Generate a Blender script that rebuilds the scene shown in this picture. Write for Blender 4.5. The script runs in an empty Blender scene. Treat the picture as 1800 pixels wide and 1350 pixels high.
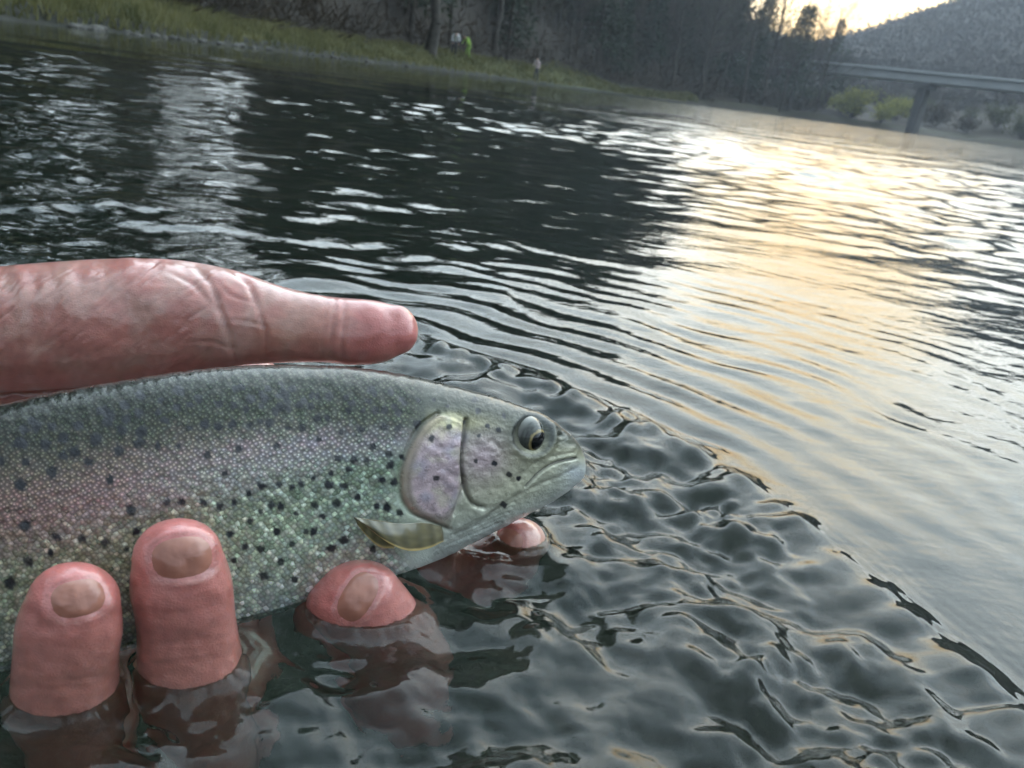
import bpy, bmesh, math, random
import numpy as np
from mathutils import Vector
from mathutils.bvhtree import BVHTree

rng = np.random.default_rng(7)
random.seed(7)
sc = bpy.context.scene
COL = sc.collection
R = math.radians

# ------------------------------------------------------------------ camera
H = 0.10                      # lens height above the river
FPX = 1350.0                  # focal length in pixels of the 1800 px wide photograph
PITCH, ROLL = R(21.5), R(7.7)
CAM = np.array([0.0, 0.0, H])
_f = np.array([0, math.cos(PITCH), -math.sin(PITCH)])
_r0 = np.array([1.0, 0, 0]); _u0 = np.cross(_r0, _f)
_r = math.cos(ROLL) * _r0 + math.sin(ROLL) * _u0
_u = -math.sin(ROLL) * _r0 + math.cos(ROLL) * _u0
camd = bpy.data.cameras.new('camera')
camo = bpy.data.objects.new('camera', camd); COL.objects.link(camo)
camd.sensor_width = 36.0
camd.lens = 36.0 * FPX / 1800.0
camd.clip_start = 0.005; camd.clip_end = 5000
camd.dof.use_dof = True
camd.dof.focus_distance = 0.155
camd.dof.aperture_fstop = 44.0
from mathutils import Matrix
camo.matrix_world = Matrix(((_r[0], _u[0], -_f[0], CAM[0]), (_r[1], _u[1], -_f[1], CAM[1]), (_r[2], _u[2], -_f[2], CAM[2]), (0, 0, 0, 1)))
sc.camera = camo

# ------------------------------------------------------------------ sky, sun, exposure
SUN_AZ, SUN_EL = 21.0, 3.0     # degrees, azimuth measured from +Y towards +X
w = bpy.data.worlds.new('World'); sc.world = w; w.use_nodes = True
nt = w.node_tree; nt.nodes.clear()
def wn(t): return nt.nodes.new(t)
out = wn('ShaderNodeOutputWorld'); bg = wn('ShaderNodeBackground'); bg.inputs['Strength'].default_value = 0.15
sky = wn('ShaderNodeTexSky'); sky.sky_type = 'NISHITA'; sky.sun_disc = False
sky.sun_elevation = R(SUN_EL); sky.sun_rotation = R(SUN_AZ)
sky.air_density = 1.0; sky.dust_density = 1.0; sky.ozone_density = 1.0; sky.altitude = 200
tc = wn('ShaderNodeTexCoord'); sep = wn('ShaderNodeSeparateXYZ'); nt.links.new(tc.outputs['Generated'], sep.inputs[0])
# thin cloud sheet high above: the view direction cut with a flat layer
add = wn('ShaderNodeMath'); add.operation = 'ADD'; add.inputs[1].default_value = 0.14; add.use_clamp = False
mx0 = wn('ShaderNodeMath'); mx0.operation = 'MAXIMUM'; mx0.inputs[1].default_value = 0.0
nt.links.new(sep.outputs['Z'], mx0.inputs[0]); nt.links.new(mx0.outputs[0], add.inputs[0])
dvx = wn('ShaderNodeMath'); dvx.operation = 'DIVIDE'; dvy = wn('ShaderNodeMath'); dvy.operation = 'DIVIDE'
nt.links.new(sep.outputs['X'], dvx.inputs[0]); nt.links.new(add.outputs[0], dvx.inputs[1])
nt.links.new(sep.outputs['Y'], dvy.inputs[0]); nt.links.new(add.outputs[0], dvy.inputs[1])
cmb = wn('ShaderNodeCombineXYZ'); nt.links.new(dvx.outputs[0], cmb.inputs[0]); nt.links.new(dvy.outputs[0], cmb.inputs[1])
nz = wn('ShaderNodeTexNoise'); nz.inputs['Scale'].default_value = 1.6; nz.inputs['Detail'].default_value = 7; nz.inputs['Roughness'].default_value = 0.62
nt.links.new(cmb.outputs[0], nz.inputs['Vector'])
def wramp(fac, stops):
    r_ = wn('ShaderNodeValToRGB'); e = r_.color_ramp.elements; e[0].position, e[0].color = stops[0][0], (*stops[0][1], 1); e[1].position, e[1].color = stops[-1][0], (*stops[-1][1], 1)
    for p_, c_ in stops[1:-1]: q_ = e.new(p_); q_.color = (*c_, 1)
    nt.links.new(fac, r_.inputs[0]); return r_.outputs[0]
def wmix(fac, a_, b_, mode='MIX'):
    m_ = wn('ShaderNodeMix'); m_.data_type = 'RGBA'; m_.blend_type = mode
    for i_, v_ in ((0, fac), (6, a_), (7, b_)):
        if isinstance(v_, (int, float)): m_.inputs[i_].default_value = v_
        elif isinstance(v_, tuple): m_.inputs[i_].default_value = (*v_, 1)
        else: nt.links.new(v_, m_.inputs[i_])
    return m_.outputs[2]
def wmath(op, a_, b_):
    m_ = wn('ShaderNodeMath'); m_.operation = op
    for i_, v_ in enumerate((a_, b_)):
        if isinstance(v_, (int, float)): m_.inputs[i_].default_value = v_
        else: nt.links.new(v_, m_.inputs[i_])
    return m_.outputs[0]
dt = wn('ShaderNodeVectorMath'); dt.operation = 'DOT_PRODUCT'; nt.links.new(tc.outputs['Generated'], dt.inputs[0])
dt.inputs[1].default_value = (math.sin(R(SUN_AZ))*math.cos(R(SUN_EL)), math.cos(R(SUN_AZ))*math.cos(R(SUN_EL)), math.sin(R(SUN_EL)))
toward = wmath('ADD', wmath('MULTIPLY', dt.outputs['Value'], 0.5), 0.5)     # 0 opposite the set sun, 1 towards it
# a veil of thin evening cloud, lit from the side of the set sun: pale blue-grey with cream streaks
veil = wramp(toward, [(0.0, (0.09, 0.11, 0.13)), (0.45, (0.17, 0.22, 0.255)), (0.70, (0.54, 0.69, 0.79)), (0.86, (0.86, 1.04, 1.15)), (0.95, (0.96, 1.10, 1.14)), (0.985, (0.98, 1.02, 0.95)), (0.994, (0.66, 0.52, 0.28)), (1.0, (0.40, 0.26, 0.09))])
lit = wramp(toward, [(0.0, (0.14, 0.16, 0.18)), (0.45, (0.29, 0.35, 0.39)), (0.70, (0.74, 0.86, 0.94)), (0.86, (1.10, 1.20, 1.20)), (0.94, (1.22, 1.24, 1.14)), (0.98, (1.15, 1.07, 0.84)), (0.992, (0.95, 0.76, 0.42)), (1.0, (0.45, 0.30, 0.11))])
cf = wramp(nz.outputs['Fac'], [(0.44, (0, 0, 0)), (0.68, (1, 1, 1))])
cloud = wmix(cf, veil, lit)
cloud = wmix(1.0, cloud, (6.6, 6.6, 6.6), 'MULTIPLY')
thin = wmix(1.0, sky.outputs[0], (0.06, 0.06, 0.06), 'MULTIPLY')
mixc = wn('ShaderNodeMix'); mixc.data_type = 'RGBA'; mixc.blend_type = 'ADD'; mixc.inputs[0].default_value = 1.0
nt.links.new(thin, mixc.inputs[6]); nt.links.new(cloud, mixc.inputs[7])
nt.links.new(mixc.outputs[2], bg.inputs['Color']); nt.links.new(bg.outputs[0], out.inputs[0])

sd = bpy.data.lights.new('sun', 'SUN'); so = bpy.data.objects.new('sun', sd); COL.objects.link(so)
sd.energy = 2.0; sd.angle = R(0.6); sd.color = (1.0, 0.80, 0.55)
_sv = Vector((math.sin(R(SUN_AZ)) * math.cos(R(SUN_EL)), math.cos(R(SUN_AZ)) * math.cos(R(SUN_EL)), math.sin(R(SUN_EL))))
so.rotation_euler = _sv.to_track_quat('Z', 'Y').to_euler(); so.location = (0, 0, 50)
vs = sc.view_settings; vs.view_transform = 'Standard'; vs.look = 'None'; vs.gamma = 1.0; vs.use_curve_mapping = False
vs.exposure = 2.2
cy = sc.cycles
cy.use_denoising = True; cy.use_adaptive_sampling = True; cy.adaptive_threshold = 0.025; cy.max_bounces = 8; cy.transparent_max_bounces = 16; cy.sample_clamp_indirect = 6.0
cy.volume_bounces = 0; cy.caustics_reflective = True; cy.caustics_refractive = True

# ------------------------------------------------------------------ helpers
def P3(x, y, d):
    """a place in the world seen in direction (x, y) of the photograph, d metres in front of the lens"""
    return CAM + d * (_f + (x - 900) / FPX * _r - (y - 675) / FPX * _u)
def project(p):
    v = np.asarray(p) - CAM; z = v @ _f
    return 900 + FPX * (v @ _r) / z, 675 - FPX * (v @ _u) / z, z
def on_water(x, y):
    d = _f + (x - 900) / FPX * _r - (y - 675) / FPX * _u
    return (CAM + (-H / d[2]) * d)[:2]
def az_of_px(x):
    yh = 675 + FPX * (_f[2] + (x - 900) / FPX * _r[2]) / _u[2]
    d = _f + (x - 900) / FPX * _r - (yh - 675) / FPX * _u
    return math.degrees(math.atan2(d[0], d[1]))
def polar(azd, r): return np.array([r * math.sin(R(azd)), r * math.cos(R(azd))])
def sstep(a, b, x):
    t = np.clip((np.asarray(x, float) - a) / (b - a), 0, 1); return t * t * (3 - 2 * t)
def hermite(xs, ys, q):
    xs = np.asarray(xs, float); ys = np.asarray(ys, float); q = np.asarray(q, float)
    m = np.gradient(ys, xs)
    i = np.clip(np.searchsorted(xs, q) - 1, 0, len(xs) - 2)
    h = xs[i + 1] - xs[i]; t = (q - xs[i]) / h
    return (2*t**3 - 3*t**2 + 1)*ys[i] + (t**3 - 2*t**2 + t)*h*m[i] + (-2*t**3 + 3*t**2)*ys[i+1] + (t**3 - t**2)*h*m[i+1]
_perm = np.random.default_rng(3).permutation(1024)
_grad = np.random.default_rng(4).uniform(0, 2*math.pi, 1024)
_gx, _gy = np.cos(_grad), np.sin(_grad)
def perlin(x, y, seed=0):
    x = np.asarray(x, float); y = np.asarray(y, float)
    xi = np.floor(x).astype(np.int64); yi = np.floor(y).astype(np.int64)
    fx = x - xi; fy = y - yi
    u = fx*fx*fx*(fx*(fx*6 - 15) + 10); v = fy*fy*fy*(fy*(fy*6 - 15) + 10)
    def g(ix, iy, dx, dy):
        k = _perm[(_perm[(ix + seed*17) & 1023] + iy) & 1023]
        return _gx[k]*dx + _gy[k]*dy
    a = g(xi, yi, fx, fy); b = g(xi+1, yi, fx-1, fy); c = g(xi, yi+1, fx, fy-1); d = g(xi+1, yi+1, fx-1, fy-1)
    return 1.5*(a + u*(b-a) + v*((c + u*(d-c)) - (a + u*(b-a))))
def fbm(x, y, seed=0, n=4):
    s = 0; a = 1
    for k in range(n):
        s = s + a*perlin(x*2**k, y*2**k, seed+k); a *= 0.5
    return s
def poly_dist(px, py, pts):
    """distance to a polyline, arc position 0..1 and side (+ = left of travel)"""
    px = np.asarray(px, float); py = np.asarray(py, float)
    best = np.full(px.shape, 1e9); along = np.zeros(px.shape); side = np.ones(px.shape)
    pts = np.asarray(pts, float); n = len(pts) - 1
    for k in range(n):
        a, b = pts[k], pts[k+1]; e = b - a; L2 = e @ e
        t = np.clip(((px-a[0])*e[0] + (py-a[1])*e[1])/L2, 0, 1)
        dx = px - a[0] - t*e[0]; dy = py - a[1] - t*e[1]
        d = np.hypot(dx, dy); m = d < best
        best = np.where(m, d, best); along = np.where(m, (k+t)/n, along)
        side = np.where(m, np.sign(e[0]*dy - e[1]*dx), side)
    return best, along, side

def mesh_obj(name, verts, faces, mat, parent=None, smooth=True):
    me = bpy.data.meshes.new(name)
    verts = np.asarray(verts, float)
    me.vertices.add(len(verts)); me.vertices.foreach_set('co', verts.ravel())
    if isinstance(faces, np.ndarray) and faces.ndim == 2:
        k = faces.shape[1]; nf = len(faces)
        me.loops.add(nf*k); me.loops.foreach_set('vertex_index', faces.ravel().astype(np.int32))
        me.polygons.add(nf); me.polygons.foreach_set('loop_start', (np.arange(nf)*k).astype(np.int32))
    else:
        tot = sum(len(f) for f in faces); me.loops.add(tot); me.polygons.add(len(faces))
        me.loops.foreach_set('vertex_index', [i for f in faces for i in f])
        st = np.cumsum([0] + [len(f) for f in faces][:-1]); me.polygons.foreach_set('loop_start', st.astype(np.int32))
    me.update(calc_edges=True); me.validate()
    if smooth: me.polygons.foreach_set('use_smooth', np.ones(len(me.polygons), bool))
    if mat: me.materials.append(mat)
    o = bpy.data.objects.new(name, me); COL.objects.link(o)
    if parent: o.parent = parent
    return o
def grid_faces(nu, nv, wrap_v=False):
    a = np.arange(nu*nv).reshape(nu, nv)
    if wrap_v: a = np.concatenate([a, a[:, :1]], 1)
    return np.stack([a[:-1, :-1], a[:-1, 1:], a[1:, 1:], a[1:, :-1]], -1).reshape(-1, 4)
def vcol(o, name, rgb):
    a = o.data.attributes.new(name, 'FLOAT_COLOR', 'POINT')
    c = np.ones((len(o.data.vertices), 4)); c[:, :3] = rgb
    a.data.foreach_set('color', c.ravel())
def vfloat(o, name, v):
    a = o.data.attributes.new(name, 'FLOAT', 'POINT'); a.data.foreach_set('value', np.asarray(v, float))
def tag(o, label=None, cat=None, group=None, kind=None):
    if label: o['label'] = label
    if cat: o['category'] = cat
    if group: o['group'] = group
    if kind: o['kind'] = kind
    return o
def empty(name, loc=(0, 0, 0), rz=0.0, s=1.0):
    o = bpy.data.objects.new(name, None); COL.objects.link(o); o.location = loc; o.rotation_euler = (0, 0, rz); o.scale = (s, s, s)
    o.empty_display_size = 0.2
    return o
def copy_tree(o, parent=None):
    c = o.copy(); COL.objects.link(c); c.parent = parent
    for ch in list(o.children): copy_tree(ch, c)
    return c

class N:
    """small node-tree writer"""
    def __init__(s, name):
        s.m = bpy.data.materials.new(name); s.m.use_nodes = True; s.t = s.m.node_tree; s.t.nodes.clear()
        s.out = s.t.nodes.new('ShaderNodeOutputMaterial')
    def n(s, t, **kw):
        x = s.t.nodes.new(t)
        for k, v in kw.items(): setattr(x, k, v)
        return x
    def l(s, a, b): s.t.links.new(a, b)
    def bsdf(s, **kw):
        b = s.n('ShaderNodeBsdfPrincipled'); s.l(b.outputs[0], s.out.inputs[0])
        for k, v in kw.items(): b.inputs[k].default_value = v
        return b
    def noise(s, scale, detail=4, rough=0.55, vec=None, dim='3D'):
        x = s.n('ShaderNodeTexNoise', noise_dimensions=dim); x.inputs['Scale'].default_value = scale; x.inputs['Detail'].default_value = detail; x.inputs['Roughness'].default_value = rough
        if vec is not None: s.l(vec, x.inputs['Vector'])
        return x
    def ramp(s, fac, stops):
        x = s.n('ShaderNodeValToRGB'); e = x.color_ramp.elements
        e[0].position, e[0].color = stops[0][0], (*stops[0][1], 1)
        e[1].position, e[1].color = stops[-1][0], (*stops[-1][1], 1)
        for p, c in stops[1:-1]:
            q = e.new(p); q.color = (*c, 1)
        s.l(fac, x.inputs[0]); return x
    def math(s, op, a, b=None, clamp=False):
        x = s.n('ShaderNodeMath', operation=op); x.use_clamp = clamp
        for i, v in enumerate((a, b)):
            if v is None: continue
            if isinstance(v, (int, float)): x.inputs[i].default_value = v
            else: s.l(v, x.inputs[i])
        return x.outputs[0]
    def mix(s, fac, a, b, mode='MIX'):
        x = s.n('ShaderNodeMix', data_type='RGBA', blend_type=mode)
        for i, v in ((0, fac), (6, a), (7, b)):
            if isinstance(v, (int, float)): x.inputs[i].default_value = v
            elif isinstance(v, tuple): x.inputs[i].default_value = (*v, 1) if len(v) == 3 else v
            else: s.l(v, x.inputs[i])
        return x.outputs[2]
    def attr(s, name): return s.n('ShaderNodeAttribute', attribute_name=name)
    def bump(s, h, strength, dist, normal=None):
        x = s.n('ShaderNodeBump'); x.inputs['Strength'].default_value = strength; x.inputs['Distance'].default_value = dist
        s.l(h, x.inputs['Height'])
        if normal is not None: s.l(normal, x.inputs['Normal'])
        return x.outputs[0]
def simple(name, c1, c2, scale, rough=0.8, bump=0.0, bdist=0.02, coord='Object', detail=5):
    n = N(name); t = n.n('ShaderNodeTexCoord'); b = n.bsdf(Roughness=rough)
    z = n.noise(scale, detail, 0.6, t.outputs[coord]); r = n.ramp(z.outputs['Fac'], [(0.3, c1), (0.7, c2)])
    n.l(r.outputs[0], b.inputs['Base Color'])
    if bump: n.l(n.bump(z.outputs['Fac'], bump, bdist), b.inputs['Normal'])
    return n.m

# ------------------------------------------------------------------ materials of the setting
def water_material():
    n = N('river_water'); g = n.n('ShaderNodeTexCoord').outputs['Object']
    b = n.bsdf(Roughness=0.015, IOR=1.333)
    b.inputs['Base Color'].default_value = (0.42, 0.58, 0.51, 1)
    b.inputs['Transmission Weight'].default_value = 1.0
    mp = n.n('ShaderNodeMapping'); n.l(g, mp.inputs[0]); mp.inputs['Scale'].default_value = (0.55, 1.0, 1.0); mp.inputs['Rotation'].default_value = (0, 0, R(-8))
    a = n.attr('far_ripple').outputs['Fac']
    n1 = n.noise(9.0, 3, 0.5, mp.outputs[0]); n2 = n.noise(1.3, 3, 0.5, mp.outputs[0])
    h = n.math('ADD', n.math('MULTIPLY', n1.outputs['Fac'], 0.020), n.math('MULTIPLY', n2.outputs['Fac'], 0.08))
    n3 = n.noise(60.0, 3, 0.6, mp.outputs[0])
    n4 = n.noise(260.0, 4, 0.65, g); ck = n.attr('chop').outputs['Fac']
    hh = n.math('ADD', n.math('MULTIPLY', h, a), n.math('MULTIPLY', n3.outputs['Fac'], 0.0006))
    hh = n.math('ADD', hh, n.math('MULTIPLY', n.math('MULTIPLY', n4.outputs['Fac'], ck), 0.00012))
    n.l(n.bump(hh, 1.0, 1.0), b.inputs['Normal'])
    return n.m
def ground_material():
    n = N('river_bank_ground'); g = n.n('ShaderNodeTexCoord').outputs['Object']; b = n.bsdf(Roughness=0.95)
    k = n.attr('zone').outputs['Color']; sp = n.n('ShaderNodeSeparateColor'); n.l(k, sp.inputs[0])
    z = n.noise(1.7, 8, 0.65, g).outputs['Fac']; z2 = n.noise(0.05, 8, 0.6, g).outputs['Fac']
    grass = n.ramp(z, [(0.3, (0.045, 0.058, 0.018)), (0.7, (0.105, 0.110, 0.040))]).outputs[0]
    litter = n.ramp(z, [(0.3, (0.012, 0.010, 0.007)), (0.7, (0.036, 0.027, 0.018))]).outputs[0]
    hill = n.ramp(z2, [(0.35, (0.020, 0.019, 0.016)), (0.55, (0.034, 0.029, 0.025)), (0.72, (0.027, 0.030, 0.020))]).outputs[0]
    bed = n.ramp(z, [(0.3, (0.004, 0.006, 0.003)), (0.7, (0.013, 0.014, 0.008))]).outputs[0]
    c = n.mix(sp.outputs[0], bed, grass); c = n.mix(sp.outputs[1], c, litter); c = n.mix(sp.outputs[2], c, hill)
    n.l(c, b.inputs['Base Color']); n.l(n.bump(z, 0.6, 0.08), b.inputs['Normal'])
    return n.m

# ------------------------------------------------------------------ terrain: river bed, banks, hills in one sheet
S_AZ = [-180, -140, -100, -70, az_of_px(0), az_of_px(250), az_of_px(500), az_of_px(750), az_of_px(940), az_of_px(1200), az_of_px(1400), az_of_px(1600), az_of_px(1800), 45, 65, 95, 140, 180]
S_R = [60, 18, 9, 8.5, 11, 14.5, 22, 40, 66, 112, 146, 172, 168, 130, 95, 70, 60, 60]
def shore(azd): return np.interp(azd, S_AZ, S_R)
def shelf_w(azd): return np.interp(azd, [-180, -60, -30, -12, 0, 5, 20, 180], [6, 4, 4.5, 7, 9, 5, 4, 5])
def bank_h(azd): return np.interp(azd, [-180, -60, -30, -12, 0, 5, 20, 180], [0.5, 0.35, 0.40, 0.85, 1.5, 1.0, 1.2, 1.0])
E_AZ = [-180, -60, -30, -10, az_of_px(880), az_of_px(1100), az_of_px(1190), az_of_px(1290), az_of_px(1400), az_of_px(1500), az_of_px(1660), 31, 42, 60, 100, 180]
E_EL = [6, 5, 4.5, 9, 15.5, 15, 10.5, 4.6, 4.2, 5.4, 8.0, 11.0, 14.0, 13, 9, 7]
E_R = [160, 120, 120, 130, 185, 215, 230, 300, 430, 470, 470, 460, 420, 380, 300, 200]
def ground_z(azd, r):
    azd = np.asarray(azd, float); r = np.asarray(r, float)
    x = r*np.sin(np.radians(azd)); y = r*np.cos(np.radians(azd))
    s = shore(azd) + 0.35*perlin(x*0.5, y*0.5, 5) + 0.04*shore(azd)*perlin(x*0.08, y*0.08, 9)
    d = r - s; wd = shelf_w(azd); hb = bank_h(azd)
    z = np.where(d < 0, np.maximum(-0.5, 0.12*d), 0.0)
    z = z + np.where(d > 0, 0.22*sstep(0, 0.5, d) + (hb - 0.22)*sstep(0.2, wd, d), 0)
    eR = np.interp(azd, E_AZ, E_R); eT = np.tan(np.radians(np.interp(azd, E_AZ, E_EL)))*eR
    t = np.clip((r - s - wd)/(eR - s - wd), 0, 1.6)
    rise = np.where(t < 1, 0.35*t + 0.65*sstep(0, 1, t), 1 - 0.25*(t - 1))
    # the near-left valley side climbs steeply just behind the grass
    steep = np.interp(azd, [-180, -80, 4, 12, 180], [0.0, 1, 1, 0, 0])*3.2*sstep(0, 6, d - wd)
    z = z + np.where(d > wd, (eT - hb)*np.maximum(rise, 0) + steep*(1 - sstep(0.5, 1, t)), 0)
    z = z + np.where(d > 0, 0.05*fbm(x*0.9, y*0.9, 21, 3)*sstep(0, 1, d) + 0.5*perlin(x*0.12, y*0.12, 22)*sstep(wd, wd+10, d) + 3.0*fbm(x*0.018, y*0.018, 25, 4)*sstep(60, 200, d), 0)
    return z, d, wd
def build_ground():
    az = np.concatenate([np.arange(-180, -80, 4), np.arange(-80, 60, 0.35), np.arange(60, 181, 4)])
    k = np.concatenate([np.array([1e-5, 0.001, 0.005]), np.linspace(0.02, 0.9, 12), np.linspace(0.92, 1.5, 90), np.geomspace(1.52, 40, 90)])
    A, K = np.meshgrid(az, k, indexing='ij')
    Rr = shore(A)*K
    Rr = np.minimum(Rr, 640 + K)
    Z, d, wd = ground_z(A, Rr)
    X = Rr*np.sin(np.radians(A)); Y = Rr*np.cos(np.radians(A))
    v = np.stack([X, Y, Z], -1).reshape(-1, 3)
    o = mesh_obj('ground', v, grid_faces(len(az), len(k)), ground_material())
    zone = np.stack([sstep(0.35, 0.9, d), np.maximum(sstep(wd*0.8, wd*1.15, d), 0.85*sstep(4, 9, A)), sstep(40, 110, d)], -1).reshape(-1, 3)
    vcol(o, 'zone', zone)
    tag(o, kind='structure'); return o
ground = build_ground()
def waterline(azd):
    """distance at which the ground really meets the river in this direction"""
    r = float(shore(azd))
    for k in range(12): r = r - float(ground_z(azd, r)[1])*0.8
    return r
def gz(x, y):
    return float(ground_z(math.degrees(math.atan2(x, y)), math.hypot(x, y))[0])

# ------------------------------------------------------------------ river surface
WAKE = np.array([on_water(*q) for q in [(560, 575), (650, 588), (740, 612), (850, 645), (970, 690), (1090, 735), (1200, 795), (1320, 872), (1400, 932), (1550, 1060), (1700, 1190), (1800, 1290), (1950, 1440)]])
CALM = np.array([on_water(*q) for q in [(1250, 420), (1500, 560), (1650, 750), (1750, 950), (1900, 1100)]])
def water_z(x, y, cell):
    """height of the river; cell = local mesh spacing, ripples finer than it are left to the material"""
    r = np.hypot(x, y)
    z = np.zeros_like(x)
    dw, al, sd = poly_dist(x, y, WAKE)
    inside = np.where(sd < 0, dw, -dw)            # + on the fish side of the bow wave
    inn = sstep(0.0, 1.0, inside/np.interp(al, [0, 0.45, 0.8, 1], [0.008, 0.010, 0.020, 0.026]))
    def band(lam): return 1 - sstep(0.22, 0.45, cell/lam)
    azd = np.degrees(np.arctan2(x, y))
    # wind ripples of the open river, slack in the pool to the right
    dc, _, _ = poly_dist(x, y, CALM)
    calm = (1 - sstep(0.05, 0.22, dc))*(1 - sstep(0.75, 1.2, r))
    near_left = (1 - sstep(0.30, 0.45, r))
    m = (1 + 0.35*sstep(2, 12, azd)*sstep(0.6, 1.0, r))*(1 - 0.80*calm)*(1 - 0.35*near_left)*(1 - inn)
    xr = x*math.cos(0.12) + y*math.sin(0.12); yr = -x*math.sin(0.12) + y*math.cos(0.12)
    patch = 0.55 + 0.9*np.clip(0.5 + fbm(x*1.3, y*0.7, 41, 3), 0, 1)
    z += m*patch*0.0032*band(0.10)*perlin(xr/0.13, yr/0.085, 11)
    z += m*patch*0.0021*band(0.045)*perlin(xr/0.055, yr/0.038, 12)
    z += m*patch*0.00075*band(0.02)*perlin(xr/0.024, yr/0.017, 13)
    z += 0.010*band(0.5)*sstep(0.8, 3, r)*perlin(xr/0.8, yr/0.42, 14)
    # slow swell in the pool
    z += calm*(1 - inn)*(0.00060*perlin(xr/0.10, yr/0.05, 15) + 0.00010*perlin(xr/0.02, yr/0.011, 16))
    # ripples pushed ahead of the fish, crests parallel to the bow wave
    ahead = np.where(inside < 0, dw, 0)
    wob = ahead + 0.008*perlin(x/0.05, y/0.05, 17)
    am = np.interp(al, [0, 0.15, 0.45, 0.6, 1], [1.0, 1.0, 0.75, 0.22, 0.16])*sstep(0.0, 0.015, ahead)*np.exp(-ahead/0.11)*(0.5 + 0.8*np.clip(0.5 + perlin(x/0.035, y/0.02, 18), 0, 1))
    z += am*0.00095*np.sin(2*math.pi*wob/0.020 + 2*perlin(x/0.06, y/0.04, 19))*band(0.02)
    fine = np.interp(al, [0, 0.5, 0.65, 1], [0.0, 0.3, 1.0, 1.0])*np.exp(-ahead/0.022)*sstep(0.0, 0.004, ahead)
    z += fine*0.00007*np.sin(2*math.pi*(ahead + 0.001*perlin(x/0.02, y/0.02, 20))/0.0034)*band(0.0034)
    # the bow wave itself: a rounded lip, lumpy along its length
    lump = 0.75 + 0.6*perlin(al*40, al*0 + 0.5, 23)
    hgt = np.interp(al, [0, 0.1, 0.5, 0.8, 1], [0.6, 1.0, 0.85, 0.6, 0.5])
    z += 0.0048*hgt*lump*np.exp(-np.where(inside > 0, (inside/0.011)**2, (inside/0.0065)**2))
    # broken water between the bow wave and the fish
    front = sstep(0.30, 0.10, inside) if False else (1 - sstep(0.07, 0.17, inside))
    low = sstep(-0.01, 0.05, x)
    ch = inn*(0.35 + 0.65*np.clip(front*0.6 + 0.4*low, 0, 1))
    gx = x + 0.002*perlin(x/0.02, y/0.02, 31); gy = y + 0.002*perlin(x/0.02, y/0.02, 32)
    vary = 0.55 + 0.9*np.clip(0.5 + perlin(x/0.06, y/0.05, 38), 0, 1)
    z += ch*0.0034*band(0.03)*perlin(gx/0.034, gy/0.027, 33)
    z += ch*0.0024*band(0.014)*perlin(gx/0.0155, gy/0.0125, 34)
    z += ch*vary*0.00145*band(0.0075)*perlin(gx/0.0080, gy/0.0066, 35)
    z += ch*vary*0.00050*band(0.004)*perlin(gx/0.0044, gy/0.0036, 36)
    z += ch*vary*0.00018*band(0.0024)*perlin(x/0.0026, y/0.0022, 39)
    # smoother folds in the lee, close under the lens
    z += inn*(1 - ch)*0.0046*perlin(x/0.030 + 3, y/0.022, 37)
    far = sstep(1.2, 4.0, r)*np.interp(azd, [-180, -60, -12, 0, 6, 180], [0.3, 0.3, 0.35, 0.8, 1, 1])
    return z, far, ch
def contact_points(objs):
    pts = []
    for o in objs:
        n = len(o.data.vertices); c = np.empty(n*3); o.data.vertices.foreach_get('co', c); c = c.reshape(-1, 3)
        pts.append(c[np.abs(c[:, 2]) < 0.0012])
    p = np.concatenate(pts)[:, :2]
    q = np.unique(np.round(p/0.0008).astype(int), axis=0)*0.0008
    return q
def build_water(objs):
    az = np.concatenate([np.arange(-180, -56, 3.0), np.arange(-56, 52, 0.19), np.arange(52, 180.1, 3.0)])
    rr = [0.02]
    while rr[-1] < 560:
        r = rr[-1]; q = 1.02 if r < 0.06 else (1.0052 if r < 0.6 else (1.0058 if r < 3 else (1.03 if r < 20 else 1.12)))
        rr.append(r*q)
    rr = np.array(rr)
    A, K = np.meshgrid(az, rr, indexing='ij')
    X = K*np.sin(np.radians(A)); Y = K*np.cos(np.radians(A))
    cell = np.maximum(K*np.where(K < 3, 0.0056, 0.03), K*np.where(np.abs(A + 2) < 54, 0.0028, 0.05))
    Z, far, chop = water_z(X, Y, cell)
    if objs:
        cp = contact_points(objs); lim = 0.26
        m = (K < lim) & (np.abs(A) < 58)
        xs, ys = X[m], Y[m]; dm = np.full(xs.shape, 1.0)
        for i in range(0, len(cp), 64):
            c = cp[i:i+64]
            dm = np.minimum(dm, np.sqrt(((xs[:, None]-c[None, :, 0])**2 + (ys[:, None]-c[None, :, 1])**2).min(1)))
        zz = Z[m]; zz = zz*(0.25 + 0.75*sstep(0.0, 0.012, dm)) + 0.0021*np.exp(-dm/0.0026); Z[m] = zz
    v = np.stack([X, Y, Z], -1).reshape(-1, 3)
    o = mesh_obj('river_water', v, grid_faces(len(az), len(rr))[:, ::-1].copy(), water_material())
    vfloat(o, 'far_ripple', far.ravel()); vfloat(o, 'chop', chop.ravel())
    tag(o, kind='structure'); return o

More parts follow.
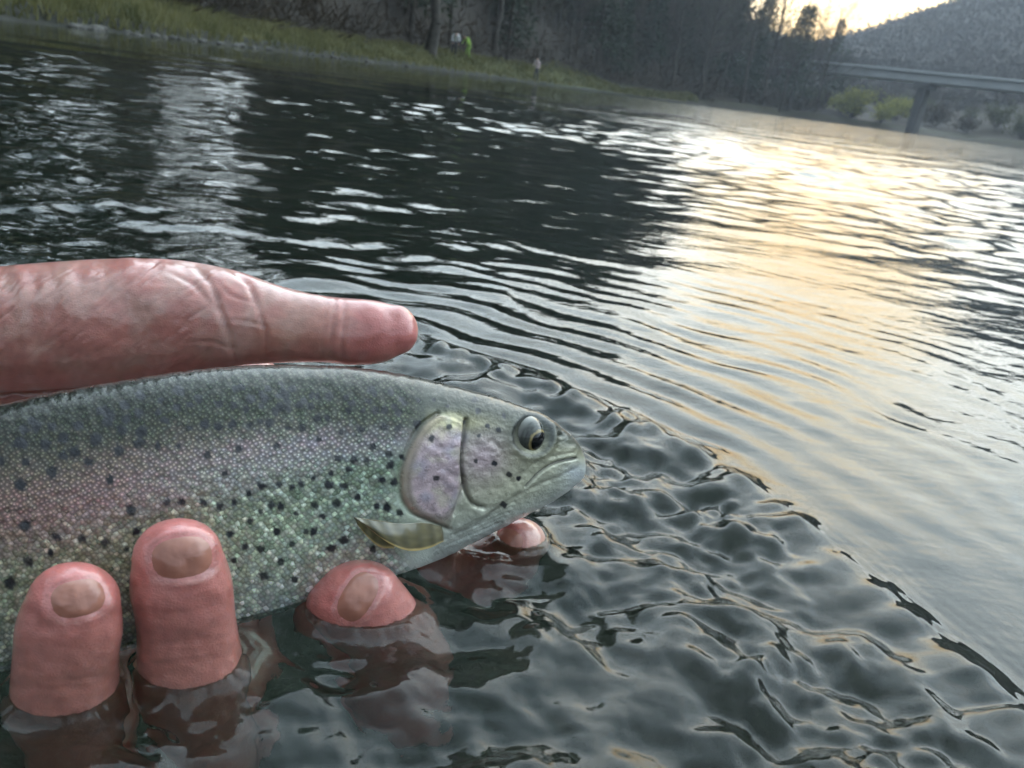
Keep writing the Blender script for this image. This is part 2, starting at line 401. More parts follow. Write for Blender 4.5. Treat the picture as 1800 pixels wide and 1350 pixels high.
# ------------------------------------------------------------------ trees
M_BARK = simple('grey_brown_bark', (0.030, 0.026, 0.020), (0.085, 0.075, 0.062), 3.0, 0.9, 0.5, 0.03)
M_TWIG = simple('bare_twigs', (0.028, 0.023, 0.019), (0.070, 0.056, 0.046), 0.6, 0.9)
def leaf_material(name, c1, c2, scale=0.7):
    n = N(name); g = n.n('ShaderNodeTexCoord').outputs['Object']; b = n.bsdf(Roughness=0.7)
    z = n.noise(scale, 4, 0.6, g); r = n.ramp(z.outputs['Fac'], [(0.3, c1), (0.7, c2)]); n.l(r.outputs[0], b.inputs['Base Color'])
    tr = n.n('ShaderNodeBsdfTranslucent'); n.l(r.outputs[0], tr.inputs[0])
    mx = n.n('ShaderNodeMixShader'); mx.inputs[0].default_value = 0.3; n.l(b.outputs[0], mx.inputs[1]); n.l(tr.outputs[0], mx.inputs[2]); n.l(mx.outputs[0], n.out.inputs[0])
    return n.m
M_NEEDLE = leaf_material('dark_needles', (0.012, 0.022, 0.012), (0.032, 0.050, 0.024))
M_BUD = leaf_material('opening_buds', (0.045, 0.052, 0.022), (0.085, 0.090, 0.040))
M_SPRING = leaf_material('yellow_green_leaves', (0.16, 0.17, 0.035), (0.34, 0.34, 0.070), 0.5)
M_BRUSH = leaf_material('dry_brush', (0.022, 0.018, 0.013), (0.070, 0.055, 0.038), 0.5)
M_HILL = leaf_material('bare_hill_woods', (0.030, 0.027, 0.023), (0.042, 0.037, 0.032), 0.02)
M_SPUR = leaf_material('mixed_undergrowth', (0.016, 0.022, 0.011), (0.048, 0.042, 0.026), 0.12)
M_GRASS = leaf_material('bank_grass', (0.070, 0.078, 0.028), (0.190, 0.180, 0.075), 0.9)

class Geo:
    def __init__(s): s.v = []; s.f = []
    def cone(s, a, b, ra, rb, k=4):
        a = np.asarray(a, float); b = np.asarray(b, float); t = b - a; L = np.linalg.norm(t)
        if L < 1e-6: return
        t /= L; q = np.array([0, 0, 1.0]) if abs(t[2]) < 0.9 else np.array([1.0, 0, 0])
        x = np.cross(t, q); x /= np.linalg.norm(x); y = np.cross(t, x); n0 = len(s.v)
        for c, r in ((a, ra), (b, rb)):
            for i in range(k):
                w_ = 2*math.pi*i/k; s.v.append(c + r*(math.cos(w_)*x + math.sin(w_)*y))
        for i in range(k):
            j = (i+1) % k; s.f.append((n0+i, n0+j, n0+k+j, n0+k+i))
    def path(s, pts, rad, k=6):
        for i in range(len(pts)-1): s.cone(pts[i], pts[i+1], rad[i], rad[i+1], k)
    def card(s, c, d, n, L, W):
        n0 = len(s.v); sd_ = np.cross(d, n); sd_ /= (np.linalg.norm(sd_) + 1e-9)
        s.v += [c, c + d*L*0.5 + sd_*W*0.5, c + d*L, c + d*L*0.5 - sd_*W*0.5]; s.f.append((n0, n0+1, n0+2, n0+3))
    def obj(s, name, mat, parent=None, smooth=False): return mesh_obj(name, np.array(s.v), s.f, mat, parent, smooth)
def rdir(g, up=0.0):
    v = g.normal(size=3); v[2] += up; return v/np.linalg.norm(v)

def bare_tree(seed, h=15.0, r0=0.20, buds=900, first=0.28):
    g = np.random.default_rng(seed); root = empty('bare_tree'); T = Geo(); C = Geo(); B = Geo()
    pts = [np.array([0, 0, -0.4])]; lean = g.normal(size=2)*0.03
    for i in range(1, 11):
        pts.append(np.array([lean[0]*i*h/10 + g.normal()*0.10, lean[1]*i*h/10 + g.normal()*0.10, h*0.92*i/10]))
    rad = [r0*1.35] + [r0*(1 - 0.9*i/10) for i in range(1, 11)]
    T.path(pts, rad, 8)
    def at(t):
        q = t*10; i = min(int(q), 9); return pts[i] + (pts[i+1]-pts[i])*(q-i), r0*(1-0.9*t)
    tips = []
    for k in range(22):
        t = first + (0.98-first)*(k+g.uniform())/22; p, r = at(t)
        a = g.uniform(0, 2*math.pi); d = np.array([math.cos(a), math.sin(a), g.uniform(0.35, 1.0)]); d /= np.linalg.norm(d)
        L = h*(0.34*(1-t)+0.10)*g.uniform(0.7, 1.25); P = [p]; Rr = [r*0.5]
        for j in range(4):
            d = d + g.normal(size=3)*0.16 + np.array([0, 0, 0.10]); d /= np.linalg.norm(d); P.append(P[-1]+d*L/4); Rr.append(r*0.5*(1-(j+1)/4.4))
        C.path(P, Rr, 4)
        for j in range(1, 5):
            for m in range(3):
                d2 = d + rdir(g, 0.35)*0.9; d2 /= np.linalg.norm(d2); L2 = L*g.uniform(0.22, 0.45); e = P[j]+d2*L2
                C.cone(P[j], e, Rr[j]*0.5+0.006, 0.006, 3)
                for q in range(6):
                    b = P[j] + d2*L2*g.uniform(0.25, 1); d3 = d2 + rdir(g, 0.2)*0.9; d3 /= np.linalg.norm(d3)
                    e3 = b + d3*L2*g.uniform(0.3, 0.7); C.cone(b, e3, 0.010, 0.004, 3); tips.append(e3)
    for k in range(buds):
        c = tips[g.integers(len(tips))] + g.normal(size=3)*0.12
        B.card(c, rdir(g), rdir(g), g.uniform(0.10, 0.22), g.uniform(0.06, 0.12))
    T.obj('trunk', M_BARK, root, True); c = C.obj('crown', M_TWIG, root)
    if buds: tag(B.obj('buds', M_BUD, c), kind='stuff')
    return root
def evergreen(seed, h=16.0, r0=0.20):
    g = np.random.default_rng(seed); root = empty('evergreen_tree'); T = Geo(); C = Geo()
    T.path([np.array([0, 0, -0.4]), np.array([0.05, 0, h*0.5]), np.array([0, 0.05, h])], [r0*1.2, r0*0.7, 0.02], 8)
    z = h*0.16
    while z < h*0.985:
        t = z/h; L = h*0.22*(1-t)**0.75*g.uniform(0.75, 1.15) + 0.15
        for k in range(7):
            if g.uniform() < 0.10: continue
            a = g.uniform(0, 2*math.pi); d = np.array([math.cos(a), math.sin(a), g.uniform(-0.35, 0.05)])
            for j in range(9):
                q = (j+1)/9; c = np.array([0, 0, z]) + d*L*q + np.array([0, 0, -0.10*L*q*q]) + g.normal(size=3)*0.07
                dd = d*0.6 + rdir(g)*0.7; dd /= np.linalg.norm(dd)
                C.card(c, dd, rdir(g, 1.2), g.uniform(0.35, 0.75), g.uniform(0.12, 0.26))
        z += h*0.021*g.uniform(0.8, 1.3)
    T.obj('trunk', M_BARK, root, True); C.obj('crown', M_NEEDLE, root); return root
def shrub(name, seed, h, wd, mat, leaves=1500, ls=0.20):
    g = np.random.default_rng(seed); root = empty(name); S = Geo(); C = Geo(); cl = []
    for k in range(14):
        a = g.uniform(0, 2*math.pi); e = np.array([math.cos(a)*wd*g.uniform(0.1, 0.5), math.sin(a)*wd*g.uniform(0.1, 0.5), h*g.uniform(0.55, 0.95)])
        m = e*0.5 + g.normal(size=3)*0.1*h*np.array([1, 1, 0.3]); m[2] = h*0.35
        S.path([np.array([g.normal()*0.1, g.normal()*0.1, -0.2]), m, e], [0.05, 0.03, 0.008], 4); cl += [e, m*0.4+e*0.6, m*1.0 + g.normal(size=3)*0.2*h*np.array([1, 1, .2])]
    for k in range(leaves):
        c = cl[g.integers(len(cl))] + g.normal(size=3)*np.array([wd, wd, h*0.8])*0.11
        if c[2] < 0.05: c[2] = abs(c[2])+0.05
        C.card(c, rdir(g), rdir(g), ls*g.uniform(0.6, 1.4), ls*g.uniform(0.35, 0.7))
    S.obj('stem', M_BARK, root); C.obj('foliage', mat, root); return root

def cards(name, mat, c, d, n_, L, W, parent=None, extra=None):
    d = d/np.linalg.norm(d, axis=1)[:, None]; sd_ = np.cross(d, n_); sd_ /= np.linalg.norm(sd_, axis=1)[:, None] + 1e-9
    v = np.stack([c, c + d*(L*0.5)[:, None] + sd_*(W*0.5)[:, None], c + d*L[:, None], c + d*(L*0.5)[:, None] - sd_*(W*0.5)[:, None]], 1).reshape(-1, 3)
    f = np.arange(len(v)).reshape(-1, 4)
    if extra is not None: f = np.concatenate([f, extra[1] + len(v)]); v = np.concatenate([v, extra[0]])
    return mesh_obj(name, v, f, mat, parent, False)
def scatter(a, r, reps, g):
    a = np.repeat(a, reps); r = np.repeat(r, reps); return a, r, r*np.sin(np.radians(a)), r*np.cos(np.radians(a)), ground_z(a, r)[0]
def plant(proto, used, x, y, s, label, cat, group, g):
    if proto.name in used: o = copy_tree(proto)
    else: o = proto; used.add(proto.name)
    o.location = (x, y, gz(x, y)-0.05); o.rotation_euler = (0, 0, g.uniform(0, 6.28)); o.scale = (s, s, s)
    tag(o, label, cat, group); return o
used = set()
gt = np.random.default_rng(11)
BARE = [bare_tree(k, h, r, b) for k, h, r, b in ((1, 15, .20, 700), (2, 17, .24, 500), (3, 12.5, .15, 1100), (4, 14, .17, 0))]
EVER = [evergreen(k, h, r) for k, h, r in ((21, 16, .20), (22, 12, .16), (23, 18, .22))]
# the wood on the valley side, from beside the lens to the bridge
spots = []
tries = 0
while len(spots) < 235 and tries < 20000:
    tries += 1
    a = gt.uniform(-78, az_of_px(1470)); s = float(shore(a)); wd_ = float(shelf_w(a))
    d = wd_ + (gt.uniform()**1.5)*(16 + 0.22*s + 60*float(sstep(az_of_px(650), az_of_px(850), a)*(1 - sstep(az_of_px(1150), az_of_px(1260), a)))) + 0.4
    if a < -14 and any(abs(a - az_of_px(q)) < h_ for q, h_ in ((0, 4.5), (340, 2.8), (420, 1.2))) and gt.uniform() < 0.95: continue
    if a > az_of_px(1385) and s + d < 178: continue
    r = s + d; p = polar(a, r); sep_ = 1.3 + 0.013*r
    if all(np.hypot(*(p-q[0])) > sep_ for q in spots): spots.append((p, a, d))
def where(a, d):
    if a < az_of_px(380): return 'above the grass bank'
    if a < az_of_px(700): return 'between grass bank and pale lone trunk'
    if a < az_of_px(880): return 'behind the two bending people'
    if a < az_of_px(1080): return 'behind the person in the pale pink top'
    if a < az_of_px(1290): return 'on the dark point before the bridge'
    return 'beside the bridge end'
def tree_label(kind, sz, a, d):
    size = 'tall' if sz > 0.98 else ('low' if sz < 0.78 else 'middling')
    return f"{size} {kind} {'fronting' if d < 5 + float(shelf_w(a)) else 'deep in'} the wood {where(a, d)}"
for p, a, d in spots:
    ev = gt.uniform() < np.interp(a, [-80, -25, -8, 5, 18], [0.45, 0.40, 0.45, 0.55, 0.60])
    sz = gt.uniform(0.72, 1.12)*np.interp(a, [-80, -30, 0, 12, 17], [0.72, 0.80, 1.0, 1.0, 0.95])
    if ev: plant(EVER[gt.integers(3)], used, p[0], p[1], sz, tree_label('dark evergreen', sz, a, d), 'tree', 'evergreens in the wood across the river', gt)
    else: plant(BARE[gt.integers(4)], used, p[0], p[1], sz, tree_label('leafless tree', sz, a, d), 'tree', 'leafless trees in the wood across the river', gt)
# open-crowned trees on the point, the last sky showing through them
for k, px_ in enumerate((1175, 1225, 1262, 1300, 1335, 1368, 1400, 1428)):
    a = az_of_px(px_); x, y = polar(a, waterline(a) + gt.uniform(3, 9)); sz = gt.uniform(1.22, 1.42)*(1.0 if px_ < 1390 else 0.86)
    plant(BARE[k % 3], used, x, y, sz, 'very tall open leafless tree on the point before the bridge', 'tree', 'tall open trees on the point', gt)
# the pale straight trunk standing alone at the edge of the grass
lone = bare_tree(77, 16, 0.30, 500, 0.42); a = az_of_px(752); r = float(shore(a)) + 5.0; p = polar(a, r)
lone.location = (p[0], p[1], gz(*p)-0.05)
tag(lone, 'pale straight tree trunk standing at the edge of the grass bank', 'tree')

# brush at the foot of the wood
def brush():
    g = np.random.default_rng(5); n = 3000
    a = g.uniform(-70, az_of_px(1420), n); r = shore(a) + shelf_w(a)*g.uniform(0.85, 1.1, n) + (g.uniform(size=n)**1.6)*(7 + 0.10*shore(a))
    a, r, x, y, z = scatter(a, r, 9, g); m = len(a); k = 0.5 + 0.010*r
    d = g.normal(size=(m, 3)); d[:, 2] = np.abs(d[:, 2] + 0.8); c = np.stack([x, y, z], -1) + g.normal(size=(m, 3))*np.array([0.5, 0.5, 0.22])*k[:, None]; c[:, 2] += 0.25*k
    return tag(cards('underbrush', M_BRUSH, c, d, g.normal(size=(m, 3)), g.uniform(0.5, 1.5, m)*k, g.uniform(0.03, 0.10, m)*k), 'dry brown underbrush along the foot of the wood', 'underbrush', kind='stuff')
brush()
def grass():
    g = np.random.default_rng(6); n = 60000
    a = np.interp(g.uniform(size=n), np.linspace(0, 1, 60), np.linspace(-62, 10, 60)); s = shore(a); wd_ = shelf_w(a)
    d = (g.uniform(size=n)**0.85)*wd_*1.12 - 0.6; r = s + d
    x = r*np.sin(np.radians(a)); y = r*np.cos(np.radians(a)); z, dd, _w = ground_z(a, r)
    ok = dd > 0.12; a, s, wd_, r, x, y, z = (q[ok] for q in (a, s, wd_, r, x, y, z)); n = len(a)
    L = g.uniform(0.10, 0.30, n)*(0.8 + 0.004*r)*(0.6 + 0.8*np.clip(0.5 + fbm(x*0.6, y*0.6, 51, 3), 0, 1)); W = g.uniform(0.012, 0.03, n)*(0.6 + 0.02*r)
    th = g.uniform(0, 6.28, n); lx = g.normal(size=n)*0.35*L; ly = g.normal(size=n)*0.35*L
    b1 = np.stack([x - np.cos(th)*W, y - np.sin(th)*W, z - 0.02], -1); b2 = np.stack([x + np.cos(th)*W, y + np.sin(th)*W, z - 0.02], -1)
    tp = np.stack([x + lx, y + ly, z + L], -1)
    v = np.stack([b1, b2, tp], 1).reshape(-1, 3)
    return tag(mesh_obj('bank_grass', v, np.arange(3*n).reshape(-1, 3), M_GRASS, smooth=False), 'short green grass on the far river bank', 'grass', kind='stuff')
grass()
# bare woods that clothe the far hill
def hill_trees():
    g = np.random.default_rng(8); n = 15000
    a, r, x, y, z = scatter(g.uniform(8, 58, n), g.uniform(215, 490, n), 4, g); m = len(a)
    d = g.normal(size=(m, 3)); d[:, 2] = np.abs(d[:, 2] + 0.6); c = np.stack([x, y, z + 1.0], -1) + g.normal(size=(m, 3))*np.array([1.7, 1.7, 0.6])
    return tag(cards('hillside_woods', M_HILL, c, d, g.normal(size=(m, 3)), g.uniform(1.0, 3.0, m), g.uniform(0.5, 1.4, m)), 'bare woods covering the hazy far hillside', 'woods', kind='stuff')
hill_trees()
def slope_woods():
    """the closed wood on the steep spur, too thick to tell its trees apart"""
    g = np.random.default_rng(18); n = 3600
    a0 = g.uniform(az_of_px(470), az_of_px(1240), n); r0 = shore(a0) + shelf_w(a0) + 4 + g.uniform(size=n)**1.3*(30 + 90*sstep(-20, -6, a0)); h0 = g.uniform(4, 9, n)
    a, r, x, y, z = scatter(a0, r0, 9, g); m = len(a); h_ = np.repeat(h0, 9); t = g.uniform(0.05, 1.0, m)
    d = g.normal(size=(m, 3)); d[:, 2] = np.abs(d[:, 2] + 0.6); c = np.stack([x, y, z + h_*t], -1) + g.normal(size=(m, 3))*np.array([0.5, 0.5, 0.2])
    x0 = r0*np.sin(np.radians(a0)); y0 = r0*np.cos(np.radians(a0)); z0 = ground_z(a0, r0)[0]
    w3 = np.arange(3)*2.094; rb = g.uniform(0.05, 0.13, n); lx, ly = g.normal(size=n)*0.4, g.normal(size=n)*0.4
    bot = np.stack([x0[:, None] + rb[:, None]*np.cos(w3), y0[:, None] + rb[:, None]*np.sin(w3), np.repeat((z0 - 0.3)[:, None], 3, 1)], -1)
    top = np.stack([(x0 + lx)[:, None] + 0.03*np.cos(w3), (y0 + ly)[:, None] + 0.03*np.sin(w3), np.repeat((z0 + h0)[:, None], 3, 1)], -1)
    tv = np.concatenate([bot, top], 1).reshape(-1, 3); q = np.array([[0, 1, 4, 3], [1, 2, 5, 4], [2, 0, 3, 5]]); tf = (q[None] + 6*np.arange(n)[:, None, None]).reshape(-1, 4)
    return tag(cards('spur_woods', M_SPUR, c, d, g.normal(size=(m, 3)), g.uniform(0.6, 2.2, m)*(1.15 - 0.4*t), g.uniform(0.10, 0.34, m), None, (tv, tf)), 'thick dark undergrowth and saplings filling the wooded slope', 'woods', kind='stuff')
slope_woods()
# boulders in the bank edge
M_STONE = simple('river_stone', (0.03, 0.03, 0.026), (0.095, 0.092, 0.082), 2.5, 0.8, 0.4, 0.03)
def stone_mesh(seed):
    bm = bmesh.new(); bmesh.ops.create_icosphere(bm, subdivisions=2, radius=1)
    for v in bm.verts:
        p = v.co; k = 1 + 0.28*float(perlin(p.x*1.1 + seed, p.y*1.1 + p.z*0.7, seed)); v.co = Vector((p.x*k, p.y*k*0.8, p.z*k*0.5))
    me = bpy.data.meshes.new('bank_stone'); bm.to_mesh(me); bm.free(); me.materials.append(M_STONE); return me
SM = [stone_mesh(k) for k in range(4)]
gs = np.random.default_rng(14)
for k in range(46):
    a = az_of_px(gs.uniform(120, 760)); r = waterline(a) + gs.uniform(-0.12, 0.10); x, y = polar(a, r)
    o = bpy.data.objects.new('bank_stone', SM[k % 4]); COL.objects.link(o); s_ = gs.uniform(0.05, 0.13)*(0.7 + 0.012*r)
    o.location = (x, y, max(gz(x, y), -0.05) + s_*0.15); o.scale = (s_*gs.uniform(1, 1.7), s_, s_); o.rotation_euler = (0, 0, gs.uniform(0, 6.28))
    tag(o, 'grey stone half sunk in the grassy water edge', 'stone', 'stones along the far water edge')

# shrubs round the bridge
SPR = [shrub('spring_bush', 61, 4.6, 6.0, M_SPRING, 1500, 0.42), shrub('spring_bush', 62, 3.6, 4.6, M_SPRING, 1100, 0.42)]
DRY = [shrub('dry_bush', 63, 3.4, 4.8, M_BRUSH, 1300, 0.40), shrub('dry_bush', 64, 4.2, 4.4, M_BUD, 1200, 0.40)]
for px_, dr, s_, kind in ((1492, 9, 1.15, 0), (1545, 6, 1.0, 1), (1570, 12, 0.9, 0), (1470, 16, 0.95, 1)):
    a = az_of_px(px_); x, y = polar(a, float(shore(a)) + dr)
    plant(SPR[kind], used, x, y, s_, 'yellow green leafy bush behind the bridge pier', 'bush', 'yellow green bushes under the bridge', gs)
for k in range(40):
    a = az_of_px(gs.uniform(1400, 2050)); x, y = polar(a, waterline(a) + gs.uniform(1.5, 34))
    plant(DRY[k % 2], used, x, y, gs.uniform(0.6, 1.25), 'dull brown bush on the bank by the bridge', 'bush', 'brown bushes on the bank by the bridge', gs)
for k in range(16):
    a = az_of_px(gs.uniform(1560, 2300)); x, y = polar(a, float(shore(a)) + gs.uniform(14, 60))
    plant(BARE[k % 4], used, x, y, gs.uniform(0.35, 0.6), 'small leafless tree on the slope beyond the bridge', 'tree', 'leafless trees beyond the bridge', gs)

# ------------------------------------------------------------------ bridge
M_CONC = simple('pale_bridge_concrete', (0.36, 0.38, 0.39), (0.46, 0.48, 0.48), 0.35, 0.85, 0.2, 0.05)
M_STEEL = simple('dark_rail_steel', (0.05, 0.055, 0.06), (0.09, 0.095, 0.10), 2.0, 0.6)
M_PIER = simple('weathered_pier_concrete', (0.06, 0.062, 0.064), (0.12, 0.12, 0.12), 0.6, 0.9, 0.2, 0.05)
def boxes(name, items, mat, parent, bevel=0.04):
    bm = bmesh.new()
    for (x0, x1, y0, y1, z0, z1) in items:
        v = [bm.verts.new((x, y, z)) for x in (x0, x1) for y in (y0, y1) for z in (z0, z1)]
        for f in ((0, 1, 3, 2), (4, 6, 7, 5), (0, 4, 5, 1), (2, 3, 7, 6), (0, 2, 6, 4), (1, 5, 7, 3)): bm.faces.new([v[i] for i in f])
    if bevel: bmesh.ops.bevel(bm, geom=list(bm.edges), offset=bevel, segments=1, affect='EDGES')
    me = bpy.data.meshes.new(name); bm.to_mesh(me); bm.free(); me.materials.append(mat)
    o = bpy.data.objects.new(name, me); COL.objects.link(o); o.parent = parent; return o
def bridge():
    A = polar(az_of_px(1345), 168.0); B = polar(az_of_px(1820), 158.0)
    d = B - A; L = float(np.hypot(*d)); ext = 30
    root = empty('road_bridge', (A[0], A[1], 0), math.atan2(d[1], d[0])); zb = 7.9
    boxes('girder', [(-8, L+ext, -3.6, 3.6, zb+0.45, zb+1.75)], M_CONC, root)
    boxes('deck', [(-8, L+ext, -4.2, 4.2, zb+1.752, zb+2.15)], M_CONC, root)
    for s in (-1, 1):
        rail = boxes('railing', [(-8, L+ext, s*4.0-0.06, s*4.0+0.06, zb+3.10, zb+3.25), (-8, L+ext, s*4.0-0.04, s*4.0+0.04, zb+2.65, zb+2.73)], M_STEEL, root, 0.01)
        me = None
        for k in range(int((L+ext+8)//2.4)):
            x = -7 + 2.4*k
            if me is None:
                p_ = boxes('rail_post', [(-0.08, 0.08, -0.08, 0.08, zb+2.155, zb+3.095)], M_STEEL, rail, 0.01); me = p_.data
            else:
                p_ = bpy.data.objects.new('rail_post', me); COL.objects.link(p_); p_.parent = rail
            p_.location = (x, s*4.0, 0)
    for px_ in (1602,):
        q = polar(az_of_px(px_), 1.0); t = np.linalg.solve(np.array([[q[0], -d[0]/L], [q[1], -d[1]/L]]), A)[1]
        boxes('pier', [(t-0.65, t+0.65, -2.6, 2.6, -1.5, zb-0.45)], M_PIER, root, 0.2)
        boxes('pier_cap', [(t-1.25, t+1.25, -3.5, 3.5, zb-0.448, zb+0.46)], M_PIER, root, 0.15)
    for x0 in (-8, L+ext-2.5):
        boxes('abutment', [(x0, x0+2.5, -4.1, 4.1, -1.5, zb+0.44)], M_PIER, root, 0.1)
    return tag(root, 'pale concrete road bridge with dark railing spanning the river below the hill', 'bridge')
bridge()

# ------------------------------------------------------------------ small figures on the far bank
def cloth(name, c): return simple(name, tuple(x*0.8 for x in c), c, 12, 0.85)
M_SKIN0 = simple('far_skin', (0.42, 0.25, 0.19), (0.50, 0.31, 0.24), 20, 0.6)
def person(px_, dr, az_face, top, legs, label, pose, h=1.72):
    a = az_of_px(px_); x, y = polar(a, float(shore(a)) + dr)
    root = empty('person', (x, y, gz(x, y)), az_face)
    me = bpy.data.meshes.new('body'); bm = bmesh.new()
    if pose == 'stand':
        hip, ch, nk, hd = (0, 0, .93), (0, .05, 1.28), (0, .07, 1.46), (0, .10, 1.62)
        kn = [(.10, .06, .50), (-.10, -.02, .50)]; ft = [(.11, .02, .06), (-.12, -.10, .06)]; el = [(.26, .10, 1.12), (-.26, .02, 1.10)]; ha = [(.20, .34, 1.08), (-.24, .14, .86)]
    else:   # bending forward over the bank
        hip, ch, nk, hd = (0, -.18, .82), (0, .12, 1.08), (0, .26, 1.17), (0, .40, 1.22)
        kn = [(.11, .02, .46), (-.11, -.02, .46)]; ft = [(.12, -.05, .06), (-.12, -.12, .06)]; el = [(.24, .26, .86), (-.24, .24, .86)]; ha = [(.16, .40, .62), (-.16, .38, .62)]
    P = [hip, ch, nk, hd]; E = [(0, 1), (1, 2), (2, 3)]; rad = [(.15, .11), (.17, .12), (.06, .06), (.10, .115)]
    for s, k, f, e, q in ((.10, kn[0], ft[0], el[0], ha[0]), (-.10, kn[1], ft[1], el[1], ha[1])):
        n0 = len(P); P += [k, f, (f[0], f[1]+.13, f[2]-.02)]; E += [(0, n0), (n0, n0+1), (n0+1, n0+2)]; rad += [(.07, .07), (.05, .05), (.045, .03)]
        n1 = len(P); P += [(s*2.0, ch[1]+.02, ch[2]+.10), e, q]; E += [(1, n1), (n1, n1+1), (n1+1, n1+2)]; rad += [(.06, .06), (.045, .045), (.035, .035)]
    k_ = h/1.72
    me.from_pydata([tuple(c*k_ for c in p) for p in P], E, []); me.update()
    o = bpy.data.objects.new('body', me); COL.objects.link(o); o.parent = root
    m1 = o.modifiers.new('skin', 'SKIN'); m1.use_smooth_shade = True
    sk = me.skin_vertices[0].data
    for i, rr_ in enumerate(rad): sk[i].radius = (rr_[0]*k_, rr_[1]*k_)
    sk[0].use_root = True
    m2 = o.modifiers.new('sub', 'SUBSURF'); m2.levels = 2; m2.render_levels = 2
    dg = bpy.context.evaluated_depsgraph_get(); ne = bpy.data.meshes.new_from_object(o.evaluated_get(dg)); o.modifiers.clear(); o.data = ne
    for m_ in (top, legs, M_SKIN0, M_HAIR0): ne.materials.append(m_)
    for pl in ne.polygons:
        c = pl.center/k_; dh = (c - Vector(hd)).length; dhand = min((c - Vector(q)).length for q in ha)
        pl.material_index = 3 if (dh < .19 and c.z > hd[2]+.02 and c.y < hd[1]+.05) else (2 if (dh < .17 or dhand < .09) else (1 if c.z < hip[2]-.02 else 0))
        pl.use_smooth = True
    return tag(root, label, 'person')
M_HAIR0 = simple('far_hair', (0.02, 0.015, 0.01), (0.05, 0.035, 0.025), 20, 0.7)
person(941, 1.2, R(150), cloth('pale_pink_shirt', (0.80, 0.66, 0.66)), cloth('dark_trousers', (0.05, 0.05, 0.07)), 'person in a pale pink top standing on the far bank at the water edge', 'stand', 1.75)
person(795, 5.5, R(200), cloth('white_shirt', (0.75, 0.76, 0.78)), cloth('black_trousers', (0.03, 0.03, 0.035)), 'person in a white top bending on the far bank behind the grass', 'bend')
person(818, 5.5, R(130), cloth('lime_jacket', (0.42, 0.66, 0.12)), cloth('lime_trousers', (0.30, 0.46, 0.10)), 'person in a bright lime jacket bending on the far bank behind the grass', 'bend')

# ------------------------------------------------------------------ the trout
FT = [  # top edge (x, y), belly edge (x, y), depth of the mid-plane, half width / half height
    (1013, 793, 1023, 822, .1815, .42), (1006, 772, 1022, 840, .1812, .48), (990, 755, 1005, 856, .1802, .52), (960, 733, 965, 882, .1785, .52), (915, 713, 900, 915, .1760, .52), (860, 695, 838, 945, .1735, .53),
    (800, 679, 775, 976, .1700, .53), (730, 662, 705, 1004, .1660, .53), (640, 648, 620, 1034, .1610, .52), (540, 642, 530, 1064, .1560, .51), (430, 643, 440, 1092, .1500, .51),
    (320, 653, 330, 1116, .1445, .51), (200, 672, 200, 1146, .1395, .51), (100, 690, 80, 1170, .1355, .50), (0, 712, -40, 1195, .1320, .50), (-160, 752, -210, 1205, .1280, .48),
    (-380, 815, -430, 1180, .1240, .46), (-600, 880, -640, 1140, .1210, .42), (-800, 940, -820, 1100, .1190, .38), (-930, 975, -940, 1090, .1180, .30)]
FT = np.array(FT, float)
def fish_loft():
    n = len(FT); key = np.arange(n, dtype=float)
    top = np.array([P3(a[0], a[1], a[4] - (0.0045*min(1, k/5.0))) for k, a in enumerate(FT)])
    bot = np.array([P3(a[2], a[3], a[4]) for a in FT])
    # stations: dense over the head and shoulder, sparse towards the tail
    t = np.concatenate([np.linspace(0, 1, 40)[:-1], np.linspace(1, 14, 620)[:-1], np.linspace(14, n-1, 90)])
    T3 = np.stack([hermite(key, top[:, i], t) for i in range(3)], -1); B3 = np.stack([hermite(key, bot[:, i], t) for i in range(3)], -1)
    C = (T3+B3)/2; U = (T3-B3)/2; h = np.linalg.norm(U, axis=1); U = U/h[:, None]
    ax = np.gradient(C, axis=0); ax /= np.linalg.norm(ax, axis=1)[:, None]
    k_ = 25
    for i in range(3): ax[:, i] = np.convolve(np.pad(ax[:, i], k_, mode='edge'), np.ones(2*k_+1)/(2*k_+1), 'valid')
    Nn = np.cross(U, ax); Nn /= np.linalg.norm(Nn, axis=1)[:, None]
    if Nn[300] @ (CAM - C[300]) < 0: Nn = -Nn
    wr = hermite(key, FT[:, 5], t)
    # round the snout
    cap = np.sqrt(np.clip(1 - (1 - np.clip(t/0.9, 0, 1))**2, 0.02, 1)); 
    return t, C, U, Nn, h, wr*h*cap
fS, fC, fU, fN, fh, fw = fish_loft()
NPH = 300
ph = np.concatenate([np.linspace(-math.pi/2, math.pi/2, 200, endpoint=False), np.linspace(math.pi/2, 1.5*math.pi, 100, endpoint=False)])   # near side first, then far side
def fish_points():
    cs, sn = np.cos(ph), np.sin(ph)
    xx = np.sign(cs)*np.abs(cs)**0.88
    yy = np.sign(sn)*np.abs(sn)**0.96
    wd = fw[:, None]*xx[None]*(1 + 0.07*sn[None]); 
    return fC[:, None, :] + fU[:, None, :]*(fh[:, None]*yy[None])[..., None] + fN[:, None, :]*wd[..., None]
fp = fish_points()
nS, nP = fp.shape[:2]
qx, qy, _ = project(fp.reshape(-1, 3)); qx = qx.reshape(nS, nP); qy = qy.reshape(nS, nP)
